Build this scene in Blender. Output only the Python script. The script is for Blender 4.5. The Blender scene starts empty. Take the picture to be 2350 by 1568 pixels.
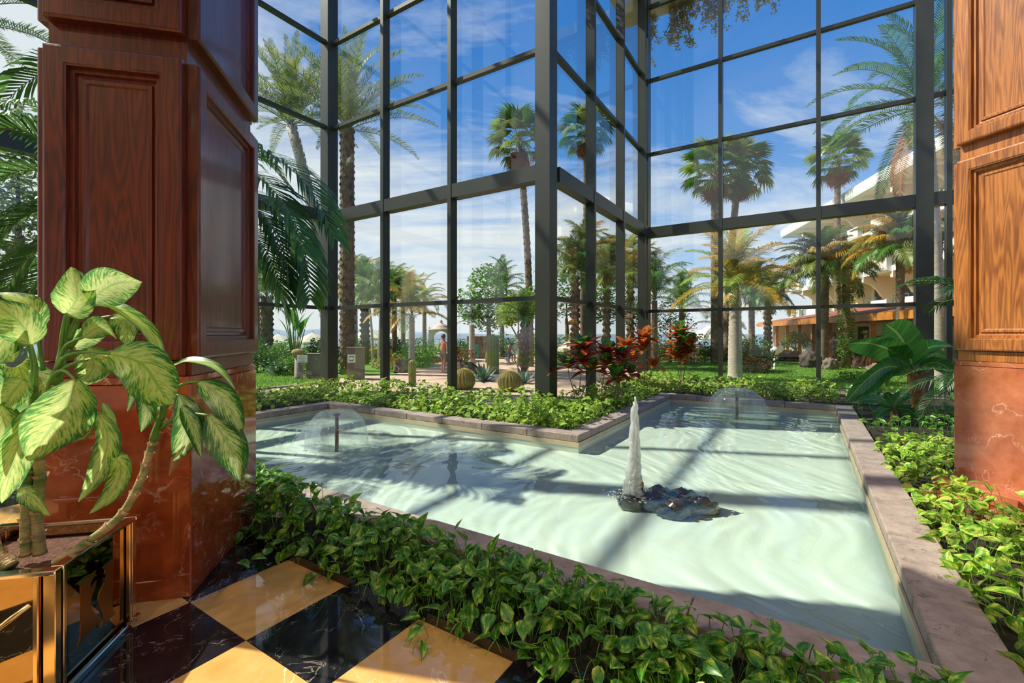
import bpy, bmesh, math, random
from mathutils import Vector, Matrix, Euler, noise
R = random.Random(7)
SC = bpy.context.scene
COL = SC.collection
PI = math.pi

# ------------------------------------------------------------------ camera, world, sun, exposure
F, CX, CY, EYE = 1057.0, 1175.0, 767.0, 1.55
cam_data = bpy.data.cameras.new('camera')
cam_data.sensor_fit = 'HORIZONTAL'; cam_data.sensor_width = 36.0
cam_data.lens = F / 2350.0 * 36.0
cam_data.shift_y = (CY - 784.0) / 2350.0
cam_data.clip_start = 0.05; cam_data.clip_end = 30000
cam = bpy.data.objects.new('camera', cam_data); COL.objects.link(cam)
cam.location = (0, 0, EYE); cam.rotation_euler = (PI/2, 0, 0)
SC.camera = cam

SUN_DIR = Vector((0.978, -0.208, -1.16)).normalized()
SKY_GAIN = 1.0
SUN_GAIN = 6.2
SC.view_settings.view_transform = 'Standard'
SC.view_settings.look = 'None'
SC.view_settings.exposure = 0.25
SC.view_settings.gamma = 1.0
SC.view_settings.use_curve_mapping = False

def nd(nt, typ, loc=(0, 0), **kw):
    n = nt.nodes.new(typ); n.location = loc
    for k, v in kw.items():
        if hasattr(n, k): setattr(n, k, v)
    return n

def ramp(nt, stops, interp='LINEAR'):
    n = nt.nodes.new('ShaderNodeValToRGB'); cr = n.color_ramp; cr.interpolation = interp
    while len(cr.elements) > 1: cr.elements.remove(cr.elements[-1])
    cr.elements[0].position = stops[0][0]; cr.elements[0].color = (*stops[0][1], 1)
    for p, c in stops[1:]:
        e = cr.elements.new(p); e.color = (*c, 1)
    return n

world = bpy.data.worlds.new('sky'); SC.world = world; world.use_nodes = True
nt = world.node_tree; nt.nodes.clear(); L = nt.links.new
tc = nd(nt, 'ShaderNodeTexCoord'); sep = nd(nt, 'ShaderNodeSeparateXYZ')
L(tc.outputs['Generated'], sep.inputs[0])
grad = ramp(nt, [(0.0, (0.30, 0.28, 0.24)), (0.49, (0.38, 0.40, 0.40)), (0.5, (0.70, 0.76, 0.86)), (0.56, (0.40, 0.58, 0.84)),
                 (0.66, (0.10, 0.28, 0.66)), (0.78, (0.045, 0.19, 0.55)), (1.0, (0.025, 0.11, 0.40))])
mr = nd(nt, 'ShaderNodeMapRange'); mr.inputs['From Min'].default_value = -1; mr.inputs['From Max'].default_value = 1
L(sep.outputs['Z'], mr.inputs['Value']); L(mr.outputs[0], grad.inputs[0])
# clouds: project the direction onto a flat layer so that they thin out and flatten to the horizon
zc = nd(nt, 'ShaderNodeMath', operation='MAXIMUM'); zc.inputs[1].default_value = 0.0; L(sep.outputs['Z'], zc.inputs[0])
za = nd(nt, 'ShaderNodeMath', operation='ADD'); za.inputs[1].default_value = 0.12; L(zc.outputs[0], za.inputs[0])
dx = nd(nt, 'ShaderNodeMath', operation='DIVIDE'); L(sep.outputs['X'], dx.inputs[0]); L(za.outputs[0], dx.inputs[1])
dy = nd(nt, 'ShaderNodeMath', operation='DIVIDE'); L(sep.outputs['Y'], dy.inputs[0]); L(za.outputs[0], dy.inputs[1])
comb = nd(nt, 'ShaderNodeCombineXYZ'); L(dx.outputs[0], comb.inputs[0]); L(dy.outputs[0], comb.inputs[1])
mp = nd(nt, 'ShaderNodeMapping'); mp.inputs['Rotation'].default_value = (0, 0, 0.55); mp.inputs['Scale'].default_value = (0.55, 1.1, 1)
L(comb.outputs[0], mp.inputs[0])
n1 = nd(nt, 'ShaderNodeTexNoise'); n1.inputs['Scale'].default_value = 1.1; n1.inputs['Detail'].default_value = 9
n1.inputs['Roughness'].default_value = 0.62; n1.inputs['Distortion'].default_value = 0.7
L(mp.outputs[0], n1.inputs['Vector'])
# more cloud low down, and towards the sea (left) than towards the hotel
low = nd(nt, 'ShaderNodeMapRange'); low.inputs['From Min'].default_value = 0.03; low.inputs['From Max'].default_value = 0.62
low.inputs['To Min'].default_value = 0.26; low.inputs['To Max'].default_value = -0.035; L(sep.outputs['Z'], low.inputs['Value'])
side = nd(nt, 'ShaderNodeMath', operation='MULTIPLY'); side.inputs[1].default_value = -0.19; L(sep.outputs['X'], side.inputs[0])
s1 = nd(nt, 'ShaderNodeMath', operation='ADD'); L(n1.outputs['Fac'], s1.inputs[0]); L(low.outputs[0], s1.inputs[1])
s2 = nd(nt, 'ShaderNodeMath', operation='ADD'); L(s1.outputs[0], s2.inputs[0]); L(side.outputs[0], s2.inputs[1])
cr = ramp(nt, [(0.50, (0, 0, 0)), (0.74, (0.95, 0.95, 0.95))]); L(s2.outputs[0], cr.inputs[0])
up = nd(nt, 'ShaderNodeMath', operation='GREATER_THAN'); up.inputs[1].default_value = 0.0; L(sep.outputs['Z'], up.inputs[0])
cm = nd(nt, 'ShaderNodeMath', operation='MULTIPLY'); L(cr.outputs[0], cm.inputs[0]); L(up.outputs[0], cm.inputs[1])
mix = nd(nt, 'ShaderNodeMixRGB'); mix.inputs[2].default_value = (0.78, 0.78, 0.80, 1)
L(cm.outputs[0], mix.inputs[0]); L(grad.outputs[0], mix.inputs[1])
bg = nd(nt, 'ShaderNodeBackground'); bg.inputs['Strength'].default_value = SKY_GAIN
L(mix.outputs[0], bg.inputs[0])
wo = nd(nt, 'ShaderNodeOutputWorld'); L(bg.outputs[0], wo.inputs[0])

sun_data = bpy.data.lights.new('sun', 'SUN'); sun_data.energy = SUN_GAIN; sun_data.angle = math.radians(0.7)
sun_data.color = (1.0, 0.93, 0.80)
sun = bpy.data.objects.new('sun', sun_data); COL.objects.link(sun)
sun.rotation_euler = SUN_DIR.to_track_quat('-Z', 'Y').to_euler()
sun_data.cycles.is_caustics_light = True
sun.location = (-20, 10, 30)

SC.cycles.max_bounces = 10; SC.cycles.transparent_max_bounces = 24
SC.cycles.diffuse_bounces = 3; SC.cycles.glossy_bounces = 4; SC.cycles.transmission_bounces = 6
SC.cycles.caustics_reflective = False; SC.cycles.caustics_refractive = True
SC.cycles.sample_clamp_indirect = 4.0
SC.cycles.use_denoising = True

# ------------------------------------------------------------------ helpers
C0 = Vector((0.933, 6.49, 0.0))                    # the pool's inner corner: origin of the building grid
UX = Vector((0.5382, 0.8428, 0.0)); VX = Vector((-0.8428, 0.5382, 0.0))
GRID = math.atan2(UX.y, UX.x)
def W(u, v, z=0.0):
    p = C0 + UX*u + VX*v; return Vector((p.x, p.y, z))
def toUV(p):
    d = Vector((p[0]-C0.x, p[1]-C0.y, 0)); return d.dot(UX), d.dot(VX)
def at(px, py, Y):
    return Vector(((px-CX)/F*Y, Y, EYE + (CY-py)/F*Y))
def gnd(px, Y, z=0.0):
    return Vector(((px-CX)/F*Y, Y, z))

def tag(o, label=None, cat=None, group=None, kind=None):
    if label: o['label'] = label
    if cat: o['category'] = cat
    if group: o['group'] = group
    if kind: o['kind'] = kind
    return o
def empty(name, loc=(0, 0, 0), rz=0.0, label=None, cat=None, group=None, kind=None, parent=None):
    o = bpy.data.objects.new(name, None); COL.objects.link(o)
    o.empty_display_size = 0.1
    o.location = loc; o.rotation_euler = (0, 0, rz)
    if parent: o.parent = parent
    return tag(o, label, cat, group, kind)

class MB:
    """collects shapes into one mesh"""
    def __init__(s): s.v = []; s.f = []; s.m = []; s.sm = []; s.uv = {}
    def add(s, verts, faces, mat=0, smooth=False, uvs=None):
        b = len(s.v); s.v.extend([tuple(p) for p in verts])
        for fc in faces:
            if uvs: s.uv[len(s.f)] = [uvs[i] for i in fc]
            s.f.append([b+i for i in fc]); s.m.append(mat); s.sm.append(smooth)
        return s
    def box(s, x0, x1, y0, y1, z0, z1, mat=0, fr=None):
        p = [Vector((x, y, z)) for z in (z0, z1) for y in (y0, y1) for x in (x0, x1)]
        if fr: p = [fr(q) for q in p]
        return s.add(p, [(0, 2, 3, 1), (4, 5, 7, 6), (0, 1, 5, 4), (1, 3, 7, 5), (3, 2, 6, 7), (2, 0, 4, 6)], mat)
    def boxuv(s, u0, u1, v0, v1, z0, z1, mat=0):
        return s.box(u0, u1, v0, v1, z0, z1, mat, lambda q: W(q.x, q.y, q.z))
    def bbox(s, x0, x1, y0, y1, z0, z1, b, mat=0, fr=None):
        """box with chamfered edges"""
        bm = bmesh.new(); bmesh.ops.create_cube(bm, size=1)
        for q in bm.verts:
            q.co = Vector((x0+(q.co.x+.5)*(x1-x0), y0+(q.co.y+.5)*(y1-y0), z0+(q.co.z+.5)*(z1-z0)))
        bmesh.ops.bevel(bm, geom=bm.edges[:], offset=b, segments=1, affect='EDGES')
        s.bm(bm, mat, fr=fr); return s
    def bm(s, bm, mat=0, smooth=False, fr=None):
        bm.verts.index_update()
        s.add([fr(q.co) if fr else q.co for q in bm.verts], [[q.index for q in fc.verts] for fc in bm.faces], mat, smooth)
        bm.free(); return s
    def tube(s, pts, rad, n=8, mat=0, smooth=True, cap=True):
        pts = [Vector(p) for p in pts]; k = len(pts)
        if not hasattr(rad, '__len__'): rad = [rad]*k
        vs = []; up = Vector((0, 0, 1)); prev = None
        for i, p in enumerate(pts):
            t = (pts[min(i+1, k-1)] - pts[max(i-1, 0)])
            t = t.normalized() if t.length > 1e-9 else Vector((0, 0, 1))
            a = prev - t*prev.dot(t) if prev is not None else (t.cross(up) if abs(t.z) < .95 else t.cross(Vector((1, 0, 0))))
            if a.length < 1e-6: a = t.orthogonal()
            a.normalize(); b = t.cross(a); prev = a
            for j in range(n):
                w = 2*PI*j/n; vs.append(p + (a*math.cos(w)+b*math.sin(w))*rad[i])
        fs = [(i*n+j, i*n+(j+1) % n, (i+1)*n+(j+1) % n, (i+1)*n+j) for i in range(k-1) for j in range(n)]
        if cap: fs += [tuple(range(n-1, -1, -1)), tuple((k-1)*n+j for j in range(n))]
        uvs = None
        return s.add(vs, fs, mat, smooth)
    def lathe(s, prof, n=24, mat=0, c=(0, 0, 0), smooth=True, jit=0.0):
        c = Vector(c); vs = []
        for r, z in prof:
            for j in range(n):
                w = 2*PI*j/n; rr = r*(1+jit*(R.random()-.5)); vs.append(c+Vector((rr*math.cos(w), rr*math.sin(w), z)))
        k = len(prof)
        fs = [(i*n+j, i*n+(j+1) % n, (i+1)*n+(j+1) % n, (i+1)*n+j) for i in range(k-1) for j in range(n)]
        if prof[0][0] > 1e-6: fs.append(tuple(range(n-1, -1, -1)))
        if prof[-1][0] > 1e-6: fs.append(tuple((k-1)*n+j for j in range(n)))
        return s.add(vs, fs, mat, smooth)
    def prism(s, poly, a, b, mat=0, fr=None):
        """poly of (x, z) extruded from y=a to y=b"""
        n = len(poly)
        vs = [Vector((x, a, z)) for x, z in poly] + [Vector((x, b, z)) for x, z in poly]
        if fr: vs = [fr(q) for q in vs]
        fs = [tuple(range(n)), tuple(range(2*n-1, n-1, -1))] + [(i, i+n, (i+1) % n+n, (i+1) % n) for i in range(n)]
        return s.add(vs, fs, mat)
    def mesh(s, name, mats):
        me = bpy.data.meshes.new(name)
        me.from_pydata(s.v, [], s.f)
        for m in (mats if isinstance(mats, (list, tuple)) else [mats]): me.materials.append(m)
        me.polygons.foreach_set('material_index', s.m)
        me.polygons.foreach_set('use_smooth', s.sm)
        if s.uv:
            ul = me.uv_layers.new(name='UVMap'); flat = []
            for i, fc in enumerate(s.f):
                q = s.uv.get(i) or [(0, 0)]*len(fc)
                for a in q: flat.extend(a)
            ul.data.foreach_set('uv', flat)
        me.update(); return me
    def build(s, name, mats, parent=None, loc=None, fix=True, **tags):
        me = s.mesh(name, mats)
        if fix:
            bm = bmesh.new(); bm.from_mesh(me); bmesh.ops.recalc_face_normals(bm, faces=bm.faces[:]); bm.to_mesh(me); bm.free()
        return obj(name, me, parent, loc, **tags)
def obj(name, me, parent=None, loc=None, rot=None, scale=None, **tags):
    o = bpy.data.objects.new(name, me); COL.objects.link(o)
    if parent is not None: o.parent = parent
    if loc is not None: o.location = loc
    if rot is not None: o.rotation_euler = rot
    if scale is not None: o.scale = scale if hasattr(scale, '__len__') else (scale,)*3
    tag(o, **tags); return o
def copy_tree(o, parent=None):
    c = o.copy(); COL.objects.link(c)
    if parent is not None: c.parent = parent
    for ch in KIDS.get(o.name, []) or [x for x in o.children]:
        copy_tree(ch, c)
    return c
KIDS = {}

# ------------------------------------------------------------------ materials
def newmat(name):
    m = bpy.data.materials.new(name); m.use_nodes = True
    nt = m.node_tree; nt.nodes.clear()
    out = nd(nt, 'ShaderNodeOutputMaterial', (600, 0)); return m, nt, out
def pbsdf(nt, col=(.5, .5, .5), rough=.5, metal=0.0, spec=.5, coat=0.0, coatr=.05):
    b = nd(nt, 'ShaderNodeBsdfPrincipled')
    b.inputs['Base Color'].default_value = (*col, 1); b.inputs['Roughness'].default_value = rough
    b.inputs['Metallic'].default_value = metal; b.inputs['Specular IOR Level'].default_value = spec
    b.inputs['Coat Weight'].default_value = coat; b.inputs['Coat Roughness'].default_value = coatr
    return b
def simple(name, col, rough=.5, metal=0.0, var=0.0, scale=8.0, spec=.5, coat=0.0, bump=0.0, bscale=40.0, stretch=(1, 1, 1), col2=None, trans=0.0, coatr=.05, detail=4):
    """one colour (or two mixed by noise) with optional bump and translucency"""
    m, nt, out = newmat(name); L = nt.links.new
    b = pbsdf(nt, col, rough, metal, spec, coat, coatr)
    tcn = nd(nt, 'ShaderNodeTexCoord'); mpn = nd(nt, 'ShaderNodeMapping'); mpn.inputs['Scale'].default_value = stretch
    L(tcn.outputs['Object'], mpn.inputs[0]); colsock = None
    if var or col2:
        nz = nd(nt, 'ShaderNodeTexNoise'); nz.inputs['Scale'].default_value = scale; nz.inputs['Detail'].default_value = detail
        L(mpn.outputs[0], nz.inputs['Vector'])
        c2 = col2 or tuple(c*(1-var) for c in col)
        rp = ramp(nt, [(.32, c2), (.66, col)]); L(nz.outputs['Fac'], rp.inputs[0])
        colsock = rp.outputs[0]; L(colsock, b.inputs['Base Color'])
    if bump:
        nb = nd(nt, 'ShaderNodeTexNoise'); nb.inputs['Scale'].default_value = bscale; nb.inputs['Detail'].default_value = 5
        L(mpn.outputs[0], nb.inputs['Vector'])
        bp = nd(nt, 'ShaderNodeBump'); bp.inputs['Strength'].default_value = bump; bp.inputs['Distance'].default_value = .02
        L(nb.outputs['Fac'], bp.inputs['Height']); L(bp.outputs[0], b.inputs['Normal'])
    sh = b.outputs[0]
    if trans:
        tr = nd(nt, 'ShaderNodeBsdfTranslucent'); tr.inputs[0].default_value = (*[min(1, c*1.6) for c in col], 1)
        if colsock:
            g = nd(nt, 'ShaderNodeGamma'); g.inputs[1].default_value = .75; L(colsock, g.inputs[0]); L(g.outputs[0], tr.inputs[0])
        mx = nd(nt, 'ShaderNodeMixShader'); mx.inputs[0].default_value = trans
        L(sh, mx.inputs[1]); L(tr.outputs[0], mx.inputs[2]); sh = mx.outputs[0]
    L(sh, out.inputs[0]); return m
def leafmat(name, stops, rough=.35, trans=.35, scale=9.0, rib=True, edge=None, ribcol=None, aniso=(3.0, 1.2), spec=.5, skew=0.0, tgain=.7):
    """leaf blade: UV u runs across (0..1), v along; random integer offsets vary the pattern from leaf to leaf"""
    m, nt, out = newmat(name); L = nt.links.new
    uvn = nd(nt, 'ShaderNodeUVMap'); oi = nd(nt, 'ShaderNodeObjectInfo')
    off = nd(nt, 'ShaderNodeVectorMath', operation='ADD')
    sc = nd(nt, 'ShaderNodeMath', operation='MULTIPLY'); sc.inputs[1].default_value = 97.0
    L(oi.outputs['Random'], sc.inputs[0])
    mpn = nd(nt, 'ShaderNodeMapping'); mpn.inputs['Scale'].default_value = (aniso[0], aniso[1], 1)
    L(uvn.outputs[0], off.inputs[0]); L(sc.outputs[0], off.inputs[1]); L(off.outputs[0], mpn.inputs[0])
    nz = nd(nt, 'ShaderNodeTexNoise'); nz.inputs['Scale'].default_value = scale/3; nz.inputs['Detail'].default_value = 4; nz.inputs['Roughness'].default_value = .6
    L(mpn.outputs[0], nz.inputs['Vector'])
    rp = ramp(nt, stops); 
    sx = nd(nt, 'ShaderNodeSeparateXYZ'); L(uvn.outputs[0], sx.inputs[0])
    fr = nd(nt, 'ShaderNodeMath', operation='FRACT'); L(sx.outputs[0], fr.inputs[0])
    ce = nd(nt, 'ShaderNodeMath', operation='SUBTRACT'); ce.inputs[1].default_value = .5; L(fr.outputs[0], ce.inputs[0])
    ab = nd(nt, 'ShaderNodeMath', operation='ABSOLUTE'); L(ce.outputs[0], ab.inputs[0])
    if skew:   # the pattern runs slantwise out from the midrib
        sk = nd(nt, 'ShaderNodeMath', operation='MULTIPLY_ADD'); sk.inputs[1].default_value = -skew
        L(ab.outputs[0], sk.inputs[0]); L(sx.outputs[1], sk.inputs[2])
        cb = nd(nt, 'ShaderNodeCombineXYZ'); L(sx.outputs[0], cb.inputs[0]); L(sk.outputs[0], cb.inputs[1]); L(cb.outputs[0], off.inputs[0])
    val = nz.outputs['Fac']
    if edge:   # pushes the pattern value up towards the leaf's middle and down at its rim
        ed = nd(nt, 'ShaderNodeMapRange'); ed.inputs['From Min'].default_value = .12; ed.inputs['From Max'].default_value = .5
        ed.inputs['To Min'].default_value = edge; ed.inputs['To Max'].default_value = -edge*1.2; L(ab.outputs[0], ed.inputs['Value'])
        ad = nd(nt, 'ShaderNodeMath', operation='ADD'); L(val, ad.inputs[0]); L(ed.outputs[0], ad.inputs[1]); val = ad.outputs[0]
    L(val, rp.inputs[0]); colsock = rp.outputs[0]
    if rib:
        rm = nd(nt, 'ShaderNodeMath', operation='LESS_THAN'); rm.inputs[1].default_value = .028; L(ab.outputs[0], rm.inputs[0])
        mx = nd(nt, 'ShaderNodeMixRGB'); mx.inputs[2].default_value = (*(ribcol or stops[-1][1]), 1)
        L(rm.outputs[0], mx.inputs[0]); L(colsock, mx.inputs[1]); colsock = mx.outputs[0]
    b = pbsdf(nt, (.1, .3, .05), rough, 0, spec); L(colsock, b.inputs['Base Color'])
    tr = nd(nt, 'ShaderNodeBsdfTranslucent'); g = nd(nt, 'ShaderNodeGamma'); g.inputs[1].default_value = tgain
    L(colsock, g.inputs[0]); L(g.outputs[0], tr.inputs[0])
    ms = nd(nt, 'ShaderNodeMixShader'); ms.inputs[0].default_value = trans
    L(b.outputs[0], ms.inputs[1]); L(tr.outputs[0], ms.inputs[2]); L(ms.outputs[0], out.inputs[0]); return m

# ------------------------------------------------------------------ shared materials
def woodmat(name, dark, light, coat=.35, rough=.38, stretch=(7, 7, .55)):
    m, nt, out = newmat(name); L = nt.links.new
    tcn = nd(nt, 'ShaderNodeTexCoord'); oi = nd(nt, 'ShaderNodeObjectInfo')
    off = nd(nt, 'ShaderNodeVectorMath', operation='ADD'); L(tcn.outputs['Object'], off.inputs[0])
    sc = nd(nt, 'ShaderNodeMath', operation='MULTIPLY'); sc.inputs[1].default_value = 31.0
    L(oi.outputs['Random'], sc.inputs[0]); L(sc.outputs[0], off.inputs[1])
    mpn = nd(nt, 'ShaderNodeMapping'); mpn.inputs['Scale'].default_value = stretch; L(off.outputs[0], mpn.inputs[0])
    n0 = nd(nt, 'ShaderNodeTexNoise'); n0.inputs['Scale'].default_value = .8; n0.inputs['Detail'].default_value = 3; n0.inputs['Roughness'].default_value = .45; L(mpn.outputs[0], n0.inputs['Vector'])
    ml = nd(nt, 'ShaderNodeMath', operation='MULTIPLY'); ml.inputs[1].default_value = 115.0; L(n0.outputs['Fac'], ml.inputs[0])
    sn = nd(nt, 'ShaderNodeMath', operation='SINE'); L(ml.outputs[0], sn.inputs[0])
    n1 = nd(nt, 'ShaderNodeTexNoise'); n1.inputs['Scale'].default_value = 9; n1.inputs['Detail'].default_value = 7; n1.inputs['Roughness'].default_value = .75; L(mpn.outputs[0], n1.inputs['Vector'])
    n2 = nd(nt, 'ShaderNodeTexNoise'); n2.inputs['Scale'].default_value = 1.6; n2.inputs['Detail'].default_value = 2; L(off.outputs[0], n2.inputs['Vector'])
    sm = nd(nt, 'ShaderNodeMath', operation='MULTIPLY'); sm.inputs[1].default_value = .13; L(sn.outputs[0], sm.inputs[0])
    m3 = nd(nt, 'ShaderNodeMath', operation='MULTIPLY_ADD'); m3.inputs[1].default_value = .35; L(n2.outputs['Fac'], m3.inputs[0]); L(sm.outputs[0], m3.inputs[2])
    av = nd(nt, 'ShaderNodeMath', operation='MULTIPLY_ADD'); av.inputs[1].default_value = .65; L(n1.outputs['Fac'], av.inputs[0]); L(m3.outputs[0], av.inputs[2])
    rp = ramp(nt, [(.25, dark), (.75, light)]); L(av.outputs[0], rp.inputs[0])
    b = pbsdf(nt, light, rough, 0, .5, coat, .10); L(rp.outputs[0], b.inputs['Base Color'])
    bp = nd(nt, 'ShaderNodeBump'); bp.inputs['Strength'].default_value = .12; bp.inputs['Distance'].default_value = .004
    L(av.outputs[0], bp.inputs['Height']); L(bp.outputs[0], b.inputs['Normal'])
    L(b.outputs[0], out.inputs[0]); return m
def marble(name, c1, c2, vein, vw=.012, scale=2.2, rough=.07, coat=0.0, vscale=2.5, vmix=.8, rand=True, speck=None):
    m, nt, out = newmat(name); L = nt.links.new
    tcn = nd(nt, 'ShaderNodeTexCoord'); oi = nd(nt, 'ShaderNodeObjectInfo')
    off = nd(nt, 'ShaderNodeVectorMath', operation='ADD'); L(tcn.outputs['Object'], off.inputs[0])
    sc = nd(nt, 'ShaderNodeMath', operation='MULTIPLY'); sc.inputs[1].default_value = 53.0 if rand else 0.0
    L(oi.outputs['Random'], sc.inputs[0]); L(sc.outputs[0], off.inputs[1])
    n1 = nd(nt, 'ShaderNodeTexNoise'); n1.inputs['Scale'].default_value = scale*2; n1.inputs['Detail'].default_value = 9; n1.inputs['Roughness'].default_value = .68
    L(off.outputs[0], n1.inputs['Vector'])
    rp = ramp(nt, [(.3, c1), (.7, c2)]); L(n1.outputs['Fac'], rp.inputs[0])
    n2 = nd(nt, 'ShaderNodeTexNoise'); n2.inputs['Scale'].default_value = vscale; n2.inputs['Detail'].default_value = 7; n2.inputs['Roughness'].default_value = .6; n2.inputs['Distortion'].default_value = .8
    L(off.outputs[0], n2.inputs['Vector'])
    sb = nd(nt, 'ShaderNodeMath', operation='SUBTRACT'); sb.inputs[1].default_value = .5; L(n2.outputs['Fac'], sb.inputs[0])
    ab = nd(nt, 'ShaderNodeMath', operation='ABSOLUTE'); L(sb.outputs[0], ab.inputs[0])
    vr = ramp(nt, [(0.0, (1, 1, 1)), (vw, (0, 0, 0))]); L(ab.outputs[0], vr.inputs[0])
    n3 = nd(nt, 'ShaderNodeTexNoise'); n3.inputs['Scale'].default_value = vscale*1.7; L(off.outputs[0], n3.inputs['Vector'])
    gt = ramp(nt, [(.42, (0, 0, 0)), (.62, (vmix,)*3)]); L(n3.outputs['Fac'], gt.inputs[0])
    mu = nd(nt, 'ShaderNodeMath', operation='MULTIPLY'); L(vr.outputs[0], mu.inputs[0]); L(gt.outputs[0], mu.inputs[1])
    mx = nd(nt, 'ShaderNodeMixRGB'); mx.inputs[2].default_value = (*vein, 1); L(mu.outputs[0], mx.inputs[0]); L(rp.outputs[0], mx.inputs[1])
    b = pbsdf(nt, c2, rough, 0, .5 if rough > .3 else .85, coat); L(mx.outputs[0], b.inputs['Base Color']); L(b.outputs[0], out.inputs[0]); return m
def glassmat(name, tint=(.95, .985, .97), f0=.045, gain=1.0, rough=0.0):
    m, nt, out = newmat(name); L = nt.links.new
    lw = nd(nt, 'ShaderNodeLayerWeight'); lw.inputs['Blend'].default_value = .5
    pw = nd(nt, 'ShaderNodeMath', operation='POWER'); pw.inputs[1].default_value = 5.0; L(lw.outputs['Facing'], pw.inputs[0])
    ma = nd(nt, 'ShaderNodeMath', operation='MULTIPLY_ADD'); ma.inputs[1].default_value = (1-f0)*gain; ma.inputs[2].default_value = f0
    L(pw.outputs[0], ma.inputs[0])
    tr = nd(nt, 'ShaderNodeBsdfTransparent'); tr.inputs[0].default_value = (*tint, 1)
    gl = nd(nt, 'ShaderNodeBsdfGlossy'); gl.inputs['Roughness'].default_value = rough
    mx = nd(nt, 'ShaderNodeMixShader'); L(ma.outputs[0], mx.inputs[0]); L(tr.outputs[0], mx.inputs[1]); L(gl.outputs[0], mx.inputs[2])
    L(mx.outputs[0], out.inputs[0]); return m

M = {}
M['frame'] = simple('green grey painted metal', (.036, .041, .028), .40, .0, .25, 2.5, coat=.15, coatr=.25)
M['glass'] = glassmat('window glass')
M['wood'] = woodmat('red brown wood', (.052, .006, .0015), (.19, .024, .0045), .5, .42)
M['wood2'] = woodmat('orange brown wood', (.16, .045, .008), (.50, .18, .034), .3, .4)  # same wood as the left column, with sunlight put into its colour
M['marble'] = marble('red marble', (.20, .030, .008), (.42, .085, .025), (.75, .50, .36), .012, 2.6, .06, 0)
M['marble2'] = marble('light red marble', (.34, .085, .035), (.58, .20, .10), (.85, .62, .48), .010, 2.4, .06, 0)  # paler copy of the red marble, sunlight mixed into the colour
M['tile_y'] = marble('yellow marble', (.56, .29, .075), (.74, .44, .15), (.88, .74, .5), .006, 1.5, .045, 0, 2.0)
M['tile_k'] = marble('black marble', (.006, .006, .008), (.016, .016, .020), (.55, .48, .40), .006, 3, .035, 0, 3.4, .75)
M['curb'] = marble('weathered pinkish stone', (.25, .19, .16), (.46, .36, .30), (.045, .032, .026), .010, 3.5, .8, 0, 3.2, .9)
M['soil'] = simple('dark soil', (.035, .022, .014), .95, 0, .6, 20, bump=1.0, bscale=40)
M['compost'] = simple('reddish brown compost', (.15, .062, .030), .95, 0, .6, 30, bump=1.0, bscale=60)
M['plaster'] = simple('cream pool lip', (.62, .50, .32), .6, 0, .2, 4)
M['basin'] = simple('pale green pool lining', (.80, .81, .755), .6, 0, 0, 1.1, col2=(.72, .76, .695))
M['cream'] = simple('cream plaster', (.72, .62, .48), .8, 0, .08, 3)

# ------------------------------------------------------------------ the setting: ground, floor
WA, WB, WC, WD = 2.03, 1.574, 8.51, 8.31          # planes of the glass walls A (u), B (v), C (u), D (v)
def struct_box(name, boxes, mat, parent=None, **k):
    mb = MB()
    for b in boxes: mb.boxuv(*b)
    return mb.build(name, mat, parent, kind='structure', **k)

floor = empty('floor', W(-4.13, 0), GRID, kind='structure')
# checkered marble tiles (u rows run back from the flower bed, v columns along it)
TU, TV = .60, .611
tm = MB().bbox(0, TU-.003, 0, TV-.003, -.03, 0, .0015).mesh('tile', M['tile_y'])
tk = MB().bbox(0, TU-.003, 0, TV-.003, -.03, 0, .0015).mesh('tile', M['tile_k'])
for i in range(0, 10):
    for j in range(-14, 9):
        u0 = -4.13 - (i+1)*TU
        v0 = -.316 + j*TV
        yellow = (i + j) % 2 == 0
        o = obj('tile', tm if yellow else tk, floor)
        p = floor_local = Vector((u0+4.13, v0, 0)); o.location = p
base = MB(); base.boxuv(-14, -4.13, -9, 12, -.5, -.031); base.build('floor_slab', M['soil'], None, kind='structure')

# soil of the planting beds
struct_box('ground', [(-4.13, -3.58, -3.48, 8.2, -.5, .03), (-4.13, 8.45, -8, -3.48, -.5, .03), (.28, 1.98, .28, 8.25, -.5, .03),
                      (-8, .28, 5.89, 8.25, -.5, .03), (1.98, 8.45, .28, 1.52, -.5, .03), (5.48, 8.45, -3.48, .28, -.5, .03),
                      (-8, -4.13, 5.89, 8.25, -.5, .0)], M['soil'])
struct_box('trim_1', [(-4.135, -4.085, -6.0, 8.2, 0.0, .055)], M['tile_k'])

# ------------------------------------------------------------------ pool
pool = empty('pool', W(-1.6, 1.2), 0, 'angular indoor pool with pale green lining and grey stone rim', 'pool')
def child(mb, name, mats, parent, **k):
    """world-space mesh under a parent that is not rotated"""
    off = parent.matrix_basis.translation if parent.parent is None else parent.parent.matrix_basis.translation + parent.matrix_basis.translation
    mb.v = [tuple(Vector(p)-off) for p in mb.v]
    return mb.build(name, mats, parent, **k)
ZB, ZW, ZC = -.34, -.06, .12
mb = MB()
mb.boxuv(-3.3, 0, -3.2, 5.61, ZB-.1, ZB); mb.boxuv(0, 5.2, -3.2, 0, ZB-.1, ZB)
child(mb, 'basin_floor', M['basin'], pool)
mb = MB(); t = .1
for b in [(-3.3-t, -3.3, -3.2-t, 5.61+t), (-3.3, 5.2, -3.2-t, -3.2), (5.2, 5.2+t, -3.2-t, t), (0, 5.2, 0, t), (0, t, t, 5.61+t), (-3.3, 0, 5.61, 5.61+t)]:
    mb.boxuv(*b, ZB-.1, -.012)
child(mb, 'basin_wall', M['basin'], pool)
mb = MB(); e = .014
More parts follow.
